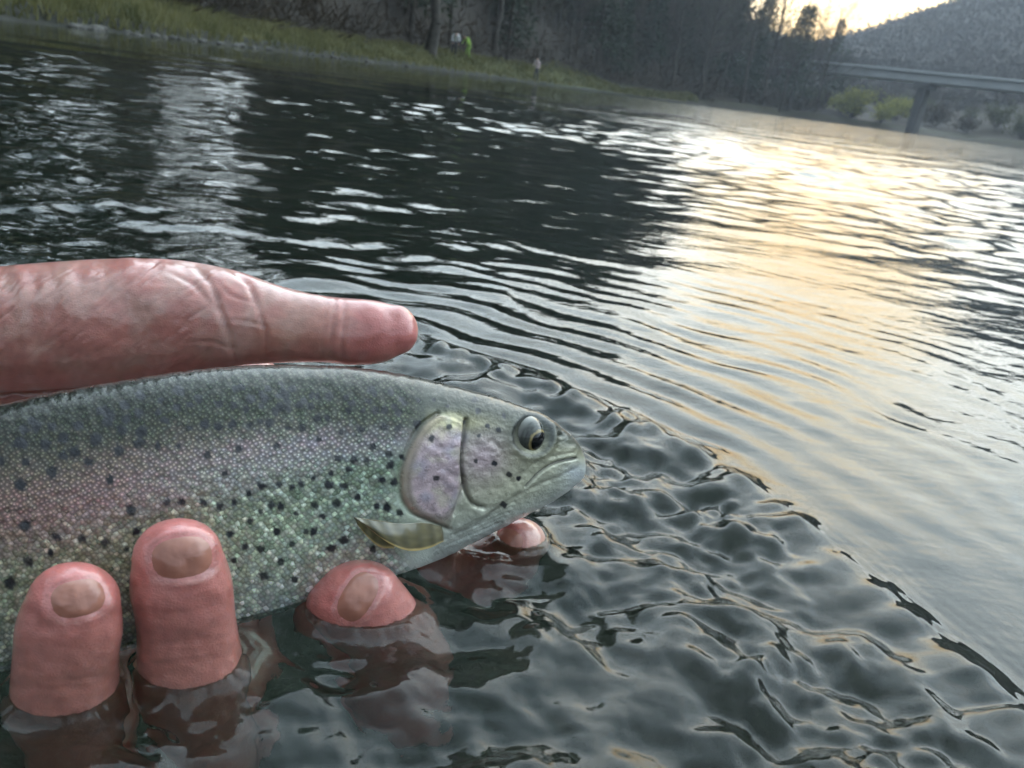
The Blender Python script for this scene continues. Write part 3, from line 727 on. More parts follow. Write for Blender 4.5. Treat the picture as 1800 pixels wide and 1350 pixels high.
# the flank chart: near side as it lies; the far side borrows the chart of its mirror place
mir = np.arange(nP)
phm = np.where(ph > math.pi/2, math.pi - ph, ph)
near_i = np.searchsorted(ph[:200], phm[200:]).clip(0, 199)
mir[200:] = near_i
CX, CY = qx[:, mir], qy[:, mir]
bb = np.broadcast_to((1 - np.sin(ph))/2, (nS, nP))             # 0 back .. 1 belly
def groove(pts, wid, dep, side=0):
    d, a, s = poly_dist(CX, CY, pts); e = np.exp(-(d/wid)**2)
    if side: e = np.where(s*side > 0, np.exp(-(d/(wid*0.35))**2), np.exp(-(d/(wid*3))**2))
    return -dep*e
def inside_poly(px_, py_, pts):
    res = np.zeros(px_.shape, bool); pts = np.asarray(pts, float); j = len(pts)-1
    for i in range(len(pts)):
        c = ((pts[i, 1] > py_) != (pts[j, 1] > py_)) & (px_ < (pts[j, 0]-pts[i, 0])*(py_-pts[i, 1])/(pts[j, 1]-pts[i, 1]+1e-9)+pts[i, 0]); res ^= c; j = i
    return res
def soft_poly(pts, soft):
    pts = list(pts); d, _, _ = poly_dist(CX, CY, pts + [pts[0]]); ins = inside_poly(CX, CY, pts)
    return np.clip(0.5 + np.where(ins, d, -d)/(2*soft), 0, 1)
def smooth_line(pts, closed=False, n=120):
    p = np.array(pts, float)
    if closed: p = np.concatenate([p[-3:], p, p[:4]])
    k = np.concatenate([[0], np.cumsum(np.hypot(*np.diff(p, axis=0).T))]); q = np.linspace(k[3], k[-4], n) if closed else np.linspace(0, k[-1], n)
    return [tuple(c) for c in np.stack([hermite(k, p[:, 0], q), hermite(k, p[:, 1], q)], -1)]
OPER = [(812, 742), (795, 732), (775, 738), (752, 755), (732, 785), (719, 822), (716, 850), (720, 878), (733, 896), (752, 906), (772, 908), (786, 906), (797, 885), (810, 862), (814, 838), (810, 800), (817, 765)]
PREOP = [(820, 738), (814, 775), (811, 812), (815, 845), (821, 868), (835, 888), (850, 893)]
COVER = [(770, 728), (742, 748), (718, 790), (704, 835), (706, 875), (722, 900), (752, 914), (790, 930)]
MOUTH = [(1012, 806), (1000, 808), (975, 815), (950, 830), (935, 845), (925, 856)]
MAXI = [(1008, 795), (985, 800), (955, 806), (930, 822), (915, 850), (922, 858)]
JAW = [(1016, 822), (985, 836), (950, 850), (915, 868), (880, 890), (850, 915), (800, 940)]
CHEEK = [(865, 775), (885, 800), (884, 830), (900, 850), (884, 880), (862, 893), (836, 886)]
OPER = smooth_line(OPER, True, 70); PREOP, COVER, MOUTH, MAXI, JAW, CHEEK = (smooth_line(q, False, 24) for q in (PREOP, COVER, MOUTH, MAXI, JAW, CHEEK))
EYE = (936, 766, 33.0)
disp = np.zeros((nS, nP)); head0 = sstep(735, 775, CX)
op = soft_poly(OPER, 6.0)
disp += 0.00030*op
gillband = soft_poly(COVER + [(800, 900), (812, 745)], 3.0)
disp += 0.00045*gillband
disp += groove(PREOP, 4.0, 0.0007) + groove(COVER, 4.5, 0.0006) + groove(MOUTH, 2.4, 0.0007) + groove(MAXI, 3.5, 0.00010) + groove(JAW, 4.5, 0.00022) + groove(CHEEK, 5.0, 0.00016)
disp += 0.00010*head0*fbm(CX/18, CY/14, 67, 4)
disp += groove([(797, 905), (812, 868), (816, 840)], 3.0, 0.0005)
for k in range(5):   # branchiostegal folds under the gill cover
    disp += groove([(905 - 6*k, 882 + 9*k), (860 - 6*k, 905 + 8*k), (800 - 8*k, 934 + 8*k)], 2.2, 0.00016)
de = np.hypot(CX-EYE[0], CY-EYE[1])
disp += 0.00035*np.exp(-((de-39)/7)**2) - 0.0012*np.exp(-(de/30)**4)
nost = np.hypot((CX-985)/1.3, CY-765); disp += -0.0006*np.exp(-(nost/4)**2)
disp *= sstep(0.5, 3.0, fS)[:, None]*0.6 + 0.4
scaly = sstep(0, 14, 735 - CX - 0.18*np.abs(CY-800)*0)*1.0
scaly = 1 - sstep(690, 745, CX + np.interp(CY, [640, 720, 800, 880, 960, 1050], [-30, -20, 20, 25, 10, -10]))
disp += 0.00012*scaly*perlin(CX/16, CY/16, 61)
nrm = np.gradient(fp, axis=0); nr2 = np.roll(fp, -1, 1) - np.roll(fp, 1, 1)
nv = np.cross(nrm, nr2); nv /= (np.linalg.norm(nv, axis=-1)[..., None] + 1e-12)
sg = np.sign(np.einsum('ijk,ijk->ij', nv, fp - fC[:, None, :]).mean()); nv *= sg
fp = fp + nv*disp[..., None]
# ---- pigment
def ramp1(x, xs, cs): return np.stack([np.interp(x, xs, [c[i] for c in cs]) for i in range(3)], -1)
def lerp(a, b, m): return a*(1-m[..., None]) + np.asarray(b)*m[..., None]
col = ramp1(bb, [0, .06, .16, .30, .44, .58, .74, .88, 1], [(.060, .066, .046), (.075, .082, .055), (.135, .150, .095), (.20, .225, .140), (.27, .30, .20), (.33, .35, .24), (.36, .38, .29), (.44, .46, .40), (.55, .56, .52)])
col = col*(0.34 + 0.62*sstep(.10, .6, bb))[..., None]
mot = fbm(CX/60, CY/45, 62, 4)
rear = 1 - sstep(120, 520, CX)
col = lerp(col, (.20, .17, .075), np.clip(rear*0.30*sstep(.35, .6, bb), 0, 1))
band_y = np.interp(CX, [-400, 0, 120, 300, 450, 600, 700, 760], [950, 915, 888, 843, 815, 793, 786, 782])
bw = np.interp(CX, [-400, 0, 300, 600, 720], [80, 78, 55, 34, 26])
bandm = np.exp(-((CY-band_y + 10*mot)/bw)**2)*np.interp(CX, [0, 300, 600, 720], [.85, .85, .75, .5])
col = lerp(col, ramp1(CX, [0, 200, 450, 700], [(.27, .135, .115), (.33, .175, .165), (.38, .225, .27), (.36, .25, .32)]), np.clip(bandm, 0, 1)*(1-sstep(720, 745, CX)))
teal = np.exp(-((CX-660)/120)**2)*sstep(.40, .55, bb)*(1-sstep(.85, 1, bb)); col = lerp(col, (.36, .45, .42), 0.28*teal)
grn = np.exp(-((bb-.36)/.08)**2)*sstep(150, 400, CX); col = lerp(col, (.20, .30, .20), 0.4*grn)
head = sstep(-6, 6, CX - np.interp(CY, [640, 700, 740, 790, 835, 880, 910, 960], [735, 745, 750, 716, 702, 706, 730, 760]))
hc = ramp1(bb, [0, .10, .22, .36, .52, .70, .86, 1], [(.050, .054, .044), (.075, .080, .060), (.135, .140, .095), (.26, .25, .155), (.33, .32, .23), (.34, .345, .275), (.38, .39, .35), (.46, .47, .46)])
hc = lerp(hc, (.41, .285, .33), 0.85*np.exp(-((CX-850)/42)**2 - ((CY-812)/46)**2))
hc = lerp(hc, (.40, .36, .16), 0.6*np.exp(-((CX-800)/60)**2 - ((CY-742)/16)**2))
hc = lerp(hc, (.40, .38, .25), 0.55*np.exp(-((CX-890)/70)**2 - ((CY-860)/38)**2))
hc = hc*(0.62 + 0.38*np.maximum(sstep(.22, .42, bb), 1 - sstep(890, 960, CX)*1.0)*sstep(.05, .30, bb))[..., None]
hc = hc*(1 + 0.20*fbm(CX/26, CY/20, 63, 4))[..., None]
opc = lerp(np.broadcast_to(np.array([.42, .305, .325]), col.shape), (.42, .38, .20), 1 - sstep(742, 778, CY + 8*perlin(CX/15, CY/15, 66)))
opc = opc*(1 + 0.42*fbm(CX/20, CY/15, 64, 5))[..., None]
opc = lerp(opc, (.30, .28, .35), np.clip(0.9*perlin(CX/30, CY/26, 65), 0, 1)); opc = lerp(opc, (.46, .40, .30), np.clip(1.0*fbm(CX/40, CY/34, 68, 3) - 0.05, 0, 0.7))
vein = 1 - np.abs(fbm(CX/34 + 0.4*perlin(CX/20, CY/20, 77), CY/30, 78, 3)); opc = opc*(1 - 0.35*np.exp(-((1 - vein)/0.035)**2))[..., None]
opm = soft_poly(OPER, 11.0); hc = lerp(hc, opc, opm)
de_, _, _ = poly_dist(CX, CY, OPER + [OPER[0]]); hc = hc*(1 - 0.35*np.exp(-(de_/3.0)**2))[..., None]
fringe = np.clip(gillband - opm, 0, 1)*(1 - sstep(770, 800, CX)); hc = lerp(hc, (.33, .22, .16), 0.55*fringe)
for pts, wd_, k in ((PREOP, 3.2, .75), (MOUTH, 2.6, .8), (COVER, 3.5, .55), (JAW, 3.0, .35)):
    d, _, _ = poly_dist(CX, CY, pts); hc = lerp(hc, (.045, .04, .03), k*np.exp(-(d/wd_)**2))
lip, _, _ = poly_dist(CX, CY, [(962, 803), (985, 797), (1006, 790)]); hc = lerp(hc, (.46, .43, .32), 0.35*np.exp(-(lip/6)**2))  # highlight along the upper lip painted into the head colour
chin = np.exp(-((CX-1015)/24)**2 - ((CY-832)/18)**2); hc = lerp(hc, (.40, .42, .46), 0.6*chin)
hc = lerp(hc, (.035, .04, .04), np.exp(-((de-35)/4.5)**2)*0.7)
col = lerp(col, hc, head)
Z1 = [(930,570),(1060,570),(1130,595),(1255,600),(1300,600),(1480,590),(785,610),(635,615),(925,635),(1000,605),(1185,635),(1230,640),(1380,655),(1435,655),(1560,640),(1600,625),(1655,615),(550,665),(500,690),(625,665),(655,695),(705,640),(865,630),(975,650),(1090,665),(1140,650),(1255,685),(1295,685),(1485,655),(1520,655),(310,715),(205,720),(145,720),(425,700),(480,735),(560,740),(750,725),(810,710),(865,720),(920,710),(985,715),(1030,700),(1065,705),(1140,725),(1195,725),(1350,745),(1425,730),(1520,720),(1575,725),(1650,710),(90,785),(180,790),(250,765),(380,770),(550,785),(625,795),(705,795),(470,815),(295,820),(250,835),(105,860),(350,860),(205,900),(820,830),(945,810),(1095,795),(1260,770),(5,855),(80,950),(435,930),(890,905),(1335,845),(1400,850),(1450,855),(1475,800),(1545,870),(1590,840),(1380,890),(1310,905),(1240,925),(1190,945),(1155,960),(1105,950),(1035,955),(985,985),(1300,950),(1360,955),(1510,930),(1560,940),(660,1020),(720,1018),(805,1020),(870,1035),(925,1020),(1075,1030),(1110,1035),(1030,1055),(990,1095),(1170,1065),(1245,1030),(1275,1075),(1330,1025),(1415,1000),(1490,1035),(1530,1040),(1580,1060),(520,1050),(100,1110),(225,1155),(325,1165),(415,1180),(540,1135),(500,1205),(200,1220),(115,1255),(40,1340),(910,1145),(1095,1135),(1155,1185),(1210,1135),(1240,1135),(970,1195),(1030,1205),(925,1250),(1110,1255),(1045,1310),(1165,1325),(1310,1200),(1360,1170),(1475,1205)]
Z2 = [(585,370),(670,410),(865,440),(845,370),(1030,470),(780,508),(670,545),(560,615),(925,535),(870,598),(995,560),(848,758),(968,772),(1063,843),(1122,870),(590,860),(1030,1035),(205,670),(300,715),(385,735),(300,790),(345,890)]
SP = [(x/2.25, 430 + y/2.25) for x, y in Z1] + [(600 + x/3.6, 600 + y/3.6) for x, y in Z2]
gsp = np.random.default_rng(31)
for k in range(34):     # small freckles crowding the back
    t_ = gsp.uniform(20, 720); SP.append((t_, np.interp(t_, [0, 100, 300, 450, 600, 740], [735, 705, 672, 660, 662, 680]) + gsp.uniform(12, 60)))
for k in range(130):     # the hidden tail half carries the same freckles
    SP.append((gsp.uniform(-900, -10), gsp.uniform(760, 1150)))
_l = col.mean(-1, keepdims=True); col = np.clip(_l + 0.88*(col - _l), 0.01, 1)*(1 + 0.38*sstep(.4, .62, bb))[..., None]
spot = np.zeros((nS, nP))
for i, (x, y) in enumerate(SP):
    b0 = 8.4 if x < 735 else 6.0
    if x < 250: b0 *= 1.35
    b0 *= gsp.uniform(0.72, 1.22); an = gsp.uniform(0, 3.14); el = gsp.uniform(0.7, 1.0)
    m = (np.abs(CX-x) < 26) & (np.abs(CY-y) < 26)
    dx = CX[m]-x; dy = CY[m]-y; u_ = dx*math.cos(an)+dy*math.sin(an); v_ = (-dx*math.sin(an)+dy*math.cos(an))/el
    rr_ = np.hypot(u_, v_)*(1 + 0.35*perlin(CX[m]/5.5 + i, CY[m]/5.5, 70))
    spot[m] = np.maximum(spot[m], (1 - sstep(b0*0.62, b0*1.12, rr_))*gsp.uniform(0.92, 1.0))
lat, _, _ = poly_dist(CX, CY, [(770, 752), (700, 765), (600, 782), (450, 806), (300, 834), (120, 876), (-60, 915), (-400, 960), (-900, 1020)])
latm = np.exp(-(lat/1.8)**2)*(1-head)
col = lerp(col, (.10, .09, .075), 0.55*latm)
col = np.clip(col, 0.01, 0.9)
def fish_material():
    n = N('wet_trout_skin'); b = n.bsdf(Roughness=0.34, IOR=1.4)
    c = n.attr('pigment').outputs['Color']; k = n.attr('mask').outputs['Color']; sp = n.n('ShaderNodeSeparateColor'); n.l(k, sp.inputs[0])
    scal, spt, hd = sp.outputs[0], sp.outputs[1], sp.outputs[2]
    uv = n.n('ShaderNodeUVMap', uv_map='flank').outputs[0]
    mp = n.n('ShaderNodeMapping'); n.l(uv, mp.inputs[0]); mp.inputs['Rotation'].default_value = (0, 0, R(38)); mp.inputs['Scale'].default_value = (1.0, 1.14, 1.0)
    v = n.n('ShaderNodeTexVoronoi', voronoi_dimensions='2D', feature='F1'); n.l(mp.outputs[0], v.inputs['Vector']); v.inputs['Scale'].default_value = 122.0; v.inputs['Randomness'].default_value = 0.58
    dome = n.math('SUBTRACT', 1.0, n.math('MULTIPLY', v.outputs['Distance'], 1.35), clamp=True)
    wn_ = n.n('ShaderNodeTexWhiteNoise', noise_dimensions='3D'); n.l(v.outputs['Color'], wn_.inputs[0])
    # sheen and glitter painted into each scale's colour: tint and brightness
    hue = n.ramp(wn_.outputs['Value'], [(0.0, (0.75, 1.0, 0.92)), (0.35, (1.0, 1.02, 0.9)), (0.65, (0.82, 0.95, 1.15)), (1.0, (1.12, 0.95, 1.05))]).outputs[0]
    c1 = n.mix(n.math('MULTIPLY', scal, 0.55), c, n.mix(1.0, c, hue, 'MULTIPLY'))
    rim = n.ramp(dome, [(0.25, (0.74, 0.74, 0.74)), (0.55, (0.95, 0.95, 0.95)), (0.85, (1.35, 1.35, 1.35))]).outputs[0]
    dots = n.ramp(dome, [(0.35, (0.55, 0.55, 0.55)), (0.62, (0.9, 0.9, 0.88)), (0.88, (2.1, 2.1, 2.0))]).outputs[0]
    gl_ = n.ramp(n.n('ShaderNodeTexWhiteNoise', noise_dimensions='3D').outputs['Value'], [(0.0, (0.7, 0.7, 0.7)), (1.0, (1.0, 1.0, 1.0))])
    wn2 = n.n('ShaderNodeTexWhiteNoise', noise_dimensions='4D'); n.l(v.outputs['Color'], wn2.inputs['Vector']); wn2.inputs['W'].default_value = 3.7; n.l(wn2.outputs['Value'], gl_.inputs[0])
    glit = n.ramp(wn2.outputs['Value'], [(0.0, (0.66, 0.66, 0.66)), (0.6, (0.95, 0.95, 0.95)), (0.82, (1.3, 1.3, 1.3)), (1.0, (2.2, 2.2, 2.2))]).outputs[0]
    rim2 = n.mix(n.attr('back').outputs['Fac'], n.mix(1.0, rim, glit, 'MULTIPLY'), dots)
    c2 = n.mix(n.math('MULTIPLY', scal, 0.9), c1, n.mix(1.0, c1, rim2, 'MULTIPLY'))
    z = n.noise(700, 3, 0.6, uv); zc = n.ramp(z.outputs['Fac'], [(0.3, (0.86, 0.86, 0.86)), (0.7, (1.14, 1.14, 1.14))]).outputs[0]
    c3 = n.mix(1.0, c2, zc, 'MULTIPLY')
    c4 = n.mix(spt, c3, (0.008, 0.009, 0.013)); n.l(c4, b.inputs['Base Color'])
    met = n.math('MULTIPLY', n.math('SUBTRACT', 1.0, spt), n.math('ADD', n.math('MULTIPLY', scal, 0.48), n.math('MULTIPLY', hd, 0.35)))
    n.l(met, b.inputs['Metallic'])
    rg = n.math('ADD', 0.26, n.math('MULTIPLY', wn_.outputs['Value'], 0.16)); n.l(rg, b.inputs['Roughness'])
    tilt = n.math('MULTIPLY', n.math('SUBTRACT', wn_.outputs['Value'], 0.5), 0.0)
    hgt = n.math('MULTIPLY', n.math('ADD', n.math('SQRT', dome), tilt), scal)
    nb = n.bump(hgt, 0.20, 0.00034); zz = n.noise(260, 4, 0.6, uv)
    nb2 = n.bump(zz.outputs['Fac'], 0.25, 0.0005, nb); n.l(nb2, b.inputs['Normal'])
    b.inputs['Coat Weight'].default_value = 0.6; b.inputs['Coat Roughness'].default_value = 0.045; b.inputs['Coat IOR'].default_value = 1.34
    return n.m
def build_fish():
    root = empty('rainbow_trout', tuple(P3(430, 900, .15)))
    fp[0, :] = fp[0].mean(0); fp[-1, :] = fp[-1].mean(0)
    fv = fp.reshape(-1, 3); faces = grid_faces(nS, nP, True)
    t_ = fp[300, 100]; nq = np.cross(fp[300, 101] - t_, fp[301, 100] - t_)
    if nq @ fN[300] < 0: faces = faces[:, ::-1].copy()
    body = mesh_obj('body', fv - np.array(root.location), faces, fish_material(), root)
    vfloat(body, 'back', (1 - sstep(.30, .46, bb)).ravel()); vcol(body, 'pigment', col.reshape(-1, 3)); vcol(body, 'mask', np.stack([scaly*(1-head), spot, head], -1).reshape(-1, 3))
    uvl = body.data.uv_layers.new(name='flank'); li = np.empty(len(body.data.loops), np.int32); body.data.loops.foreach_get('vertex_index', li)
    uv = np.stack([CX.ravel()/1000.0, CY.ravel()/1000.0], -1)[li]; uvl.data.foreach_set('uv', uv.ravel())
    body.data.polygons.foreach_set('use_smooth', np.ones(len(body.data.polygons), bool))
    L0 = np.array(root.location)
    # ---- eyes, one on each side of the head
    n = N('fish_eye'); b = n.bsdf(Roughness=0.12); n.l(n.attr('eye').outputs['Color'], b.inputs['Base Color'])
    b.inputs['Coat Weight'].default_value = 0.5; b.inputs['Coat Roughness'].default_value = 0.03; b.inputs['Specular IOR Level'].default_value = 0.3
    i0 = np.unravel_index(np.argmin(de[:, :200] + 0), de[:, :200].shape); st = i0[0]
    for side in (1, -1):
        j = i0[1] if side == 1 else int(200 + np.argmin(np.abs(near_i - i0[1])))
        c0 = fp[st, j]; nn = fN[st]*side; rad_ = 33*.1725/FPX*1.06
        cen = c0 + nn*0.0004 - nn*rad_*0.60
        fwd = -np.gradient(fC, axis=0)[st]; fwd /= np.linalg.norm(fwd)
        if side == 1:
            tgt = P3(948.5, 776, .165); look = tgt - cen
            t_ = (cen - CAM)
            # aim so that the pupil shows where the photograph has it
            dirp = (P3(948.5, 776, 1.0) - CAM); dirp /= np.linalg.norm(dirp); oc = CAM - cen; bq = oc @ dirp; cq = oc @ oc - rad_**2
            disc = max(bq*bq - cq, 0); hit = CAM + dirp*(-bq - math.sqrt(disc)); look = hit - cen
        else: look = nn + fwd*0.35 - fU[st]*0.25
        look = look/np.linalg.norm(look)
        nu, nv_ = 60, 80; th = np.linspace(0, math.pi, nu); al = np.linspace(0, 2*math.pi, nv_, endpoint=False)
        q = np.array([0, 0, 1.0]); ex = np.cross(look, q); ex /= np.linalg.norm(ex); ey = np.cross(look, ex)
        TH, AL = np.meshgrid(th, al, indexing='ij')
        V = look*np.cos(TH)[..., None] + (ex*np.cos(AL)[..., None] + ey*np.sin(AL)[..., None])*np.sin(TH)[..., None]
        bul = 1 + 0.07*np.exp(-(TH/0.5)**2)
        Vw = cen + V*rad_*bul[..., None] - L0
        e = mesh_obj('eye', Vw.reshape(-1, 3), grid_faces(nu, nv_, True), n.m, root)
        pr = 0.50*(1 + 0.06*np.cos(2*AL)); z_ = fbm(AL*2.2, TH*9, 81, 3)
        cc = np.full(TH.shape + (3,), 0.02); cc[:] = (.045, .048, .042)
        cc = cc*(1 + 0.5*z_)[..., None]
        cc = lerp(cc, (.16, .16, .14), sstep(1.0, 1.35, TH))
        cc = lerp(cc, (.26, .20, .085), (1 - sstep(pr+.06, pr+.15, TH + 0.05*z_)))
        cc = lerp(cc, (.004, .004, .005), 1 - sstep(pr-.02, pr+.02, TH))
        vcol(e, 'eye', np.clip(cc, 0, 1).reshape(-1, 3))
    # ---- fins
    nf = N('amber_fin'); g = nf.attr('ray').outputs['Color']; b = nf.bsdf(Roughness=0.3); nf.l(g, b.inputs['Base Color'])
    b.inputs['Coat Weight'].default_value = 0.8; b.inputs['Coat Roughness'].default_value = 0.12; b.inputs['Subsurface Weight'].default_value = 0.25; b.inputs['Subsurface Radius'].default_value = (0.003, 0.002, 0.001)
    def fin(name, root_line, tip_line, thick, c1, c2, curl=None, rays=11, nu=60, nv_=40):
        """a rayed fin: points from its base line to its edge line, with real thickness and ribbed rays"""
        a0 = np.array(root_line, float); a1 = np.array(tip_line, float)
        s_ = np.linspace(0, 1, nv_); ta = np.linspace(0, 1, len(a0)); tb = np.linspace(0, 1, len(a1))
        A = np.stack([hermite(ta, a0[:, i], s_) for i in range(3)], -1); B = np.stack([hermite(tb, a1[:, i], s_) for i in range(3)], -1)
        u_ = np.linspace(0, 1, nu)
        S = A[None]*(1-u_)[:, None, None] + B[None]*u_[:, None, None]
        if curl is not None: S = S + np.asarray(curl)[None, None]*(np.sin(math.pi*u_)[:, None, None])
        du = np.gradient(S, axis=0); dv = np.gradient(S, axis=1); nn = np.cross(du, dv); nn /= np.linalg.norm(nn, axis=-1)[..., None]
        rib = 0.5 + 0.5*np.cos(2*math.pi*rays*s_)[None]*np.ones((nu, 1)); tk = thick*(0.35 + 0.65*rib)*(1 - 0.75*u_)[:, None]
        V = np.concatenate([(S + nn*tk[..., None]).reshape(-1, 3), (S - nn*tk[..., None]).reshape(-1, 3)]) - L0
        f = grid_faces(nu, nv_); m = nu*nv_; F = [tuple(x) for x in f] + [tuple(x[::-1] + m) for x in f]
        idx = np.arange(m).reshape(nu, nv_); loop = list(idx[:, 0]) + list(idx[-1, 1:]) + list(idx[::-1, -1][1:]) + list(idx[0, ::-1][1:-1])
        for i in range(len(loop)):
            p_, q_ = loop[i], loop[(i+1) % len(loop)]; F.append((p_, q_, q_+m, p_+m))
        o = mesh_obj(name, V, F, nf.m, root)
        cc = np.array(c1)*(1-rib[..., None]*0.6) + np.array(c2)*rib[..., None]*0.6
        cc = cc*(1 + 0.25*perlin(np.arange(nu)[:, None]/9.0 + np.zeros((1, nv_)), np.arange(nv_)[None]/5.0 + np.zeros((nu, 1)), 85))[..., None]
        edge = sstep(0.86, 0.98, u_)[:, None]*np.ones((1, nv_)) if name == 'pectoral_fin' else np.zeros((nu, nv_))
        cc = lerp(cc, (.75, .55, .22), edge*0.6)  # warm rim light painted into the pectoral fin's outer edge
        vcol(o, 'ray', np.clip(np.concatenate([cc.reshape(-1, 3)]*2), 0, 1)); return o
    def Pn(x, y, off):      # a place off the near flank under chart place (x, y)
        dd = np.hypot(CX[:, :200]-x, CY[:, :200]-y); i, j = np.unravel_index(np.argmin(dd), dd.shape); return fp[i, j] + fN[i]*off
    # near pectoral: a folded blade lying back along the belly
    up = [Pn(774, 925, .0012), Pn(735, 912, .0030), Pn(690, 910, .0042), Pn(648, 904, .0046), Pn(612, 899, .0040)]
    lo = [Pn(773, 946, .0022), Pn(738, 953, .0044), Pn(700, 951, .0058), Pn(664, 936, .0060), Pn(622, 907, .0044)]
    fin('pectoral_fin', up, lo, .00022, (.125, .105, .050), (.060, .055, .032), curl=fN[300]*0.0004, rays=6)
    up2 = [Pn(700, 918, .0008), Pn(668, 912, .0020), Pn(640, 906, .0026), Pn(616, 903, .0028)]
    lo2 = [Pn(690, 962, .0012), Pn(662, 955, .0022), Pn(640, 938, .0026), Pn(622, 915, .0026)]
    fin('pectoral_fin', up2, lo2, .00020, (.13, .11, .045), (.08, .07, .035), rays=4)
    def back(t_): return np.array([np.interp(t_, fS, fC[:, i] + fU[:, i]*fh) for i in range(3)])
    def belly(t_): return np.array([np.interp(t_, fS, fC[:, i] - fU[:, i]*fh*0.98) for i in range(3)])
    Um = fU[500]; Tm = fC[560]-fC[520]; Tm /= np.linalg.norm(Tm)
    b_ = [back(t_) - Um*.0006 for t_ in (14.2, 14.8, 15.4, 16.0)]
    fin('dorsal_fin', b_, [p_ + Um*.011 + Tm*.010 for p_ in b_[:1]] + [p_ + Um*q + Tm*.011 for p_, q in zip(b_[1:], (.010, .008, .006))], .00035, (.13, .13, .075), (.08, .08, .05))
    b_ = [back(t_) - Um*.0005 for t_ in (17.3, 17.45, 17.6)]
    fin('adipose_fin', b_, [p_ + Um*.005 + Tm*.005 for p_ in b_], .0006, (.13, .13, .08), (.10, .10, .06), rays=1)
    b_ = [belly(t_) + Um*.0006 for t_ in (16.9, 17.3, 17.7)]
    fin('anal_fin', b_, [p_ - Um*q + Tm*.008 for p_, q in zip(b_, (.012, .009, .006))], .0003, (.24, .20, .12), (.15, .13, .08))
    b_ = [belly(t_) + Um*.0008 for t_ in (14.9, 15.1, 15.3)]
    fin('pelvic_fin', b_, [p_ - Um*q + Tm*.009 for p_, q in zip(b_, (.008, .007, .005))], .0003, (.26, .22, .13), (.16, .14, .08))
    e_ = fC[-1]; ue = fU[-1]; te = fC[-1]-fC[-40]; te /= np.linalg.norm(te); hh_ = fh[-1]
    fin('tail_fin', [e_ + ue*hh_*1.0 - te*.002, e_ - te*.001, e_ - ue*hh_*1.0 - te*.002], [e_ + ue*.021 + te*.026, e_ + ue*.010 + te*.022, e_ + te*.019, e_ - ue*.010 + te*.022, e_ - ue*.021 + te*.026], .0005, (.16, .15, .09), (.09, .09, .06), rays=16)
    tag(root, 'black spotted rainbow trout with pink side stripe held at the water surface', 'fish')
    return root, body
trout, trout_body = build_fish()

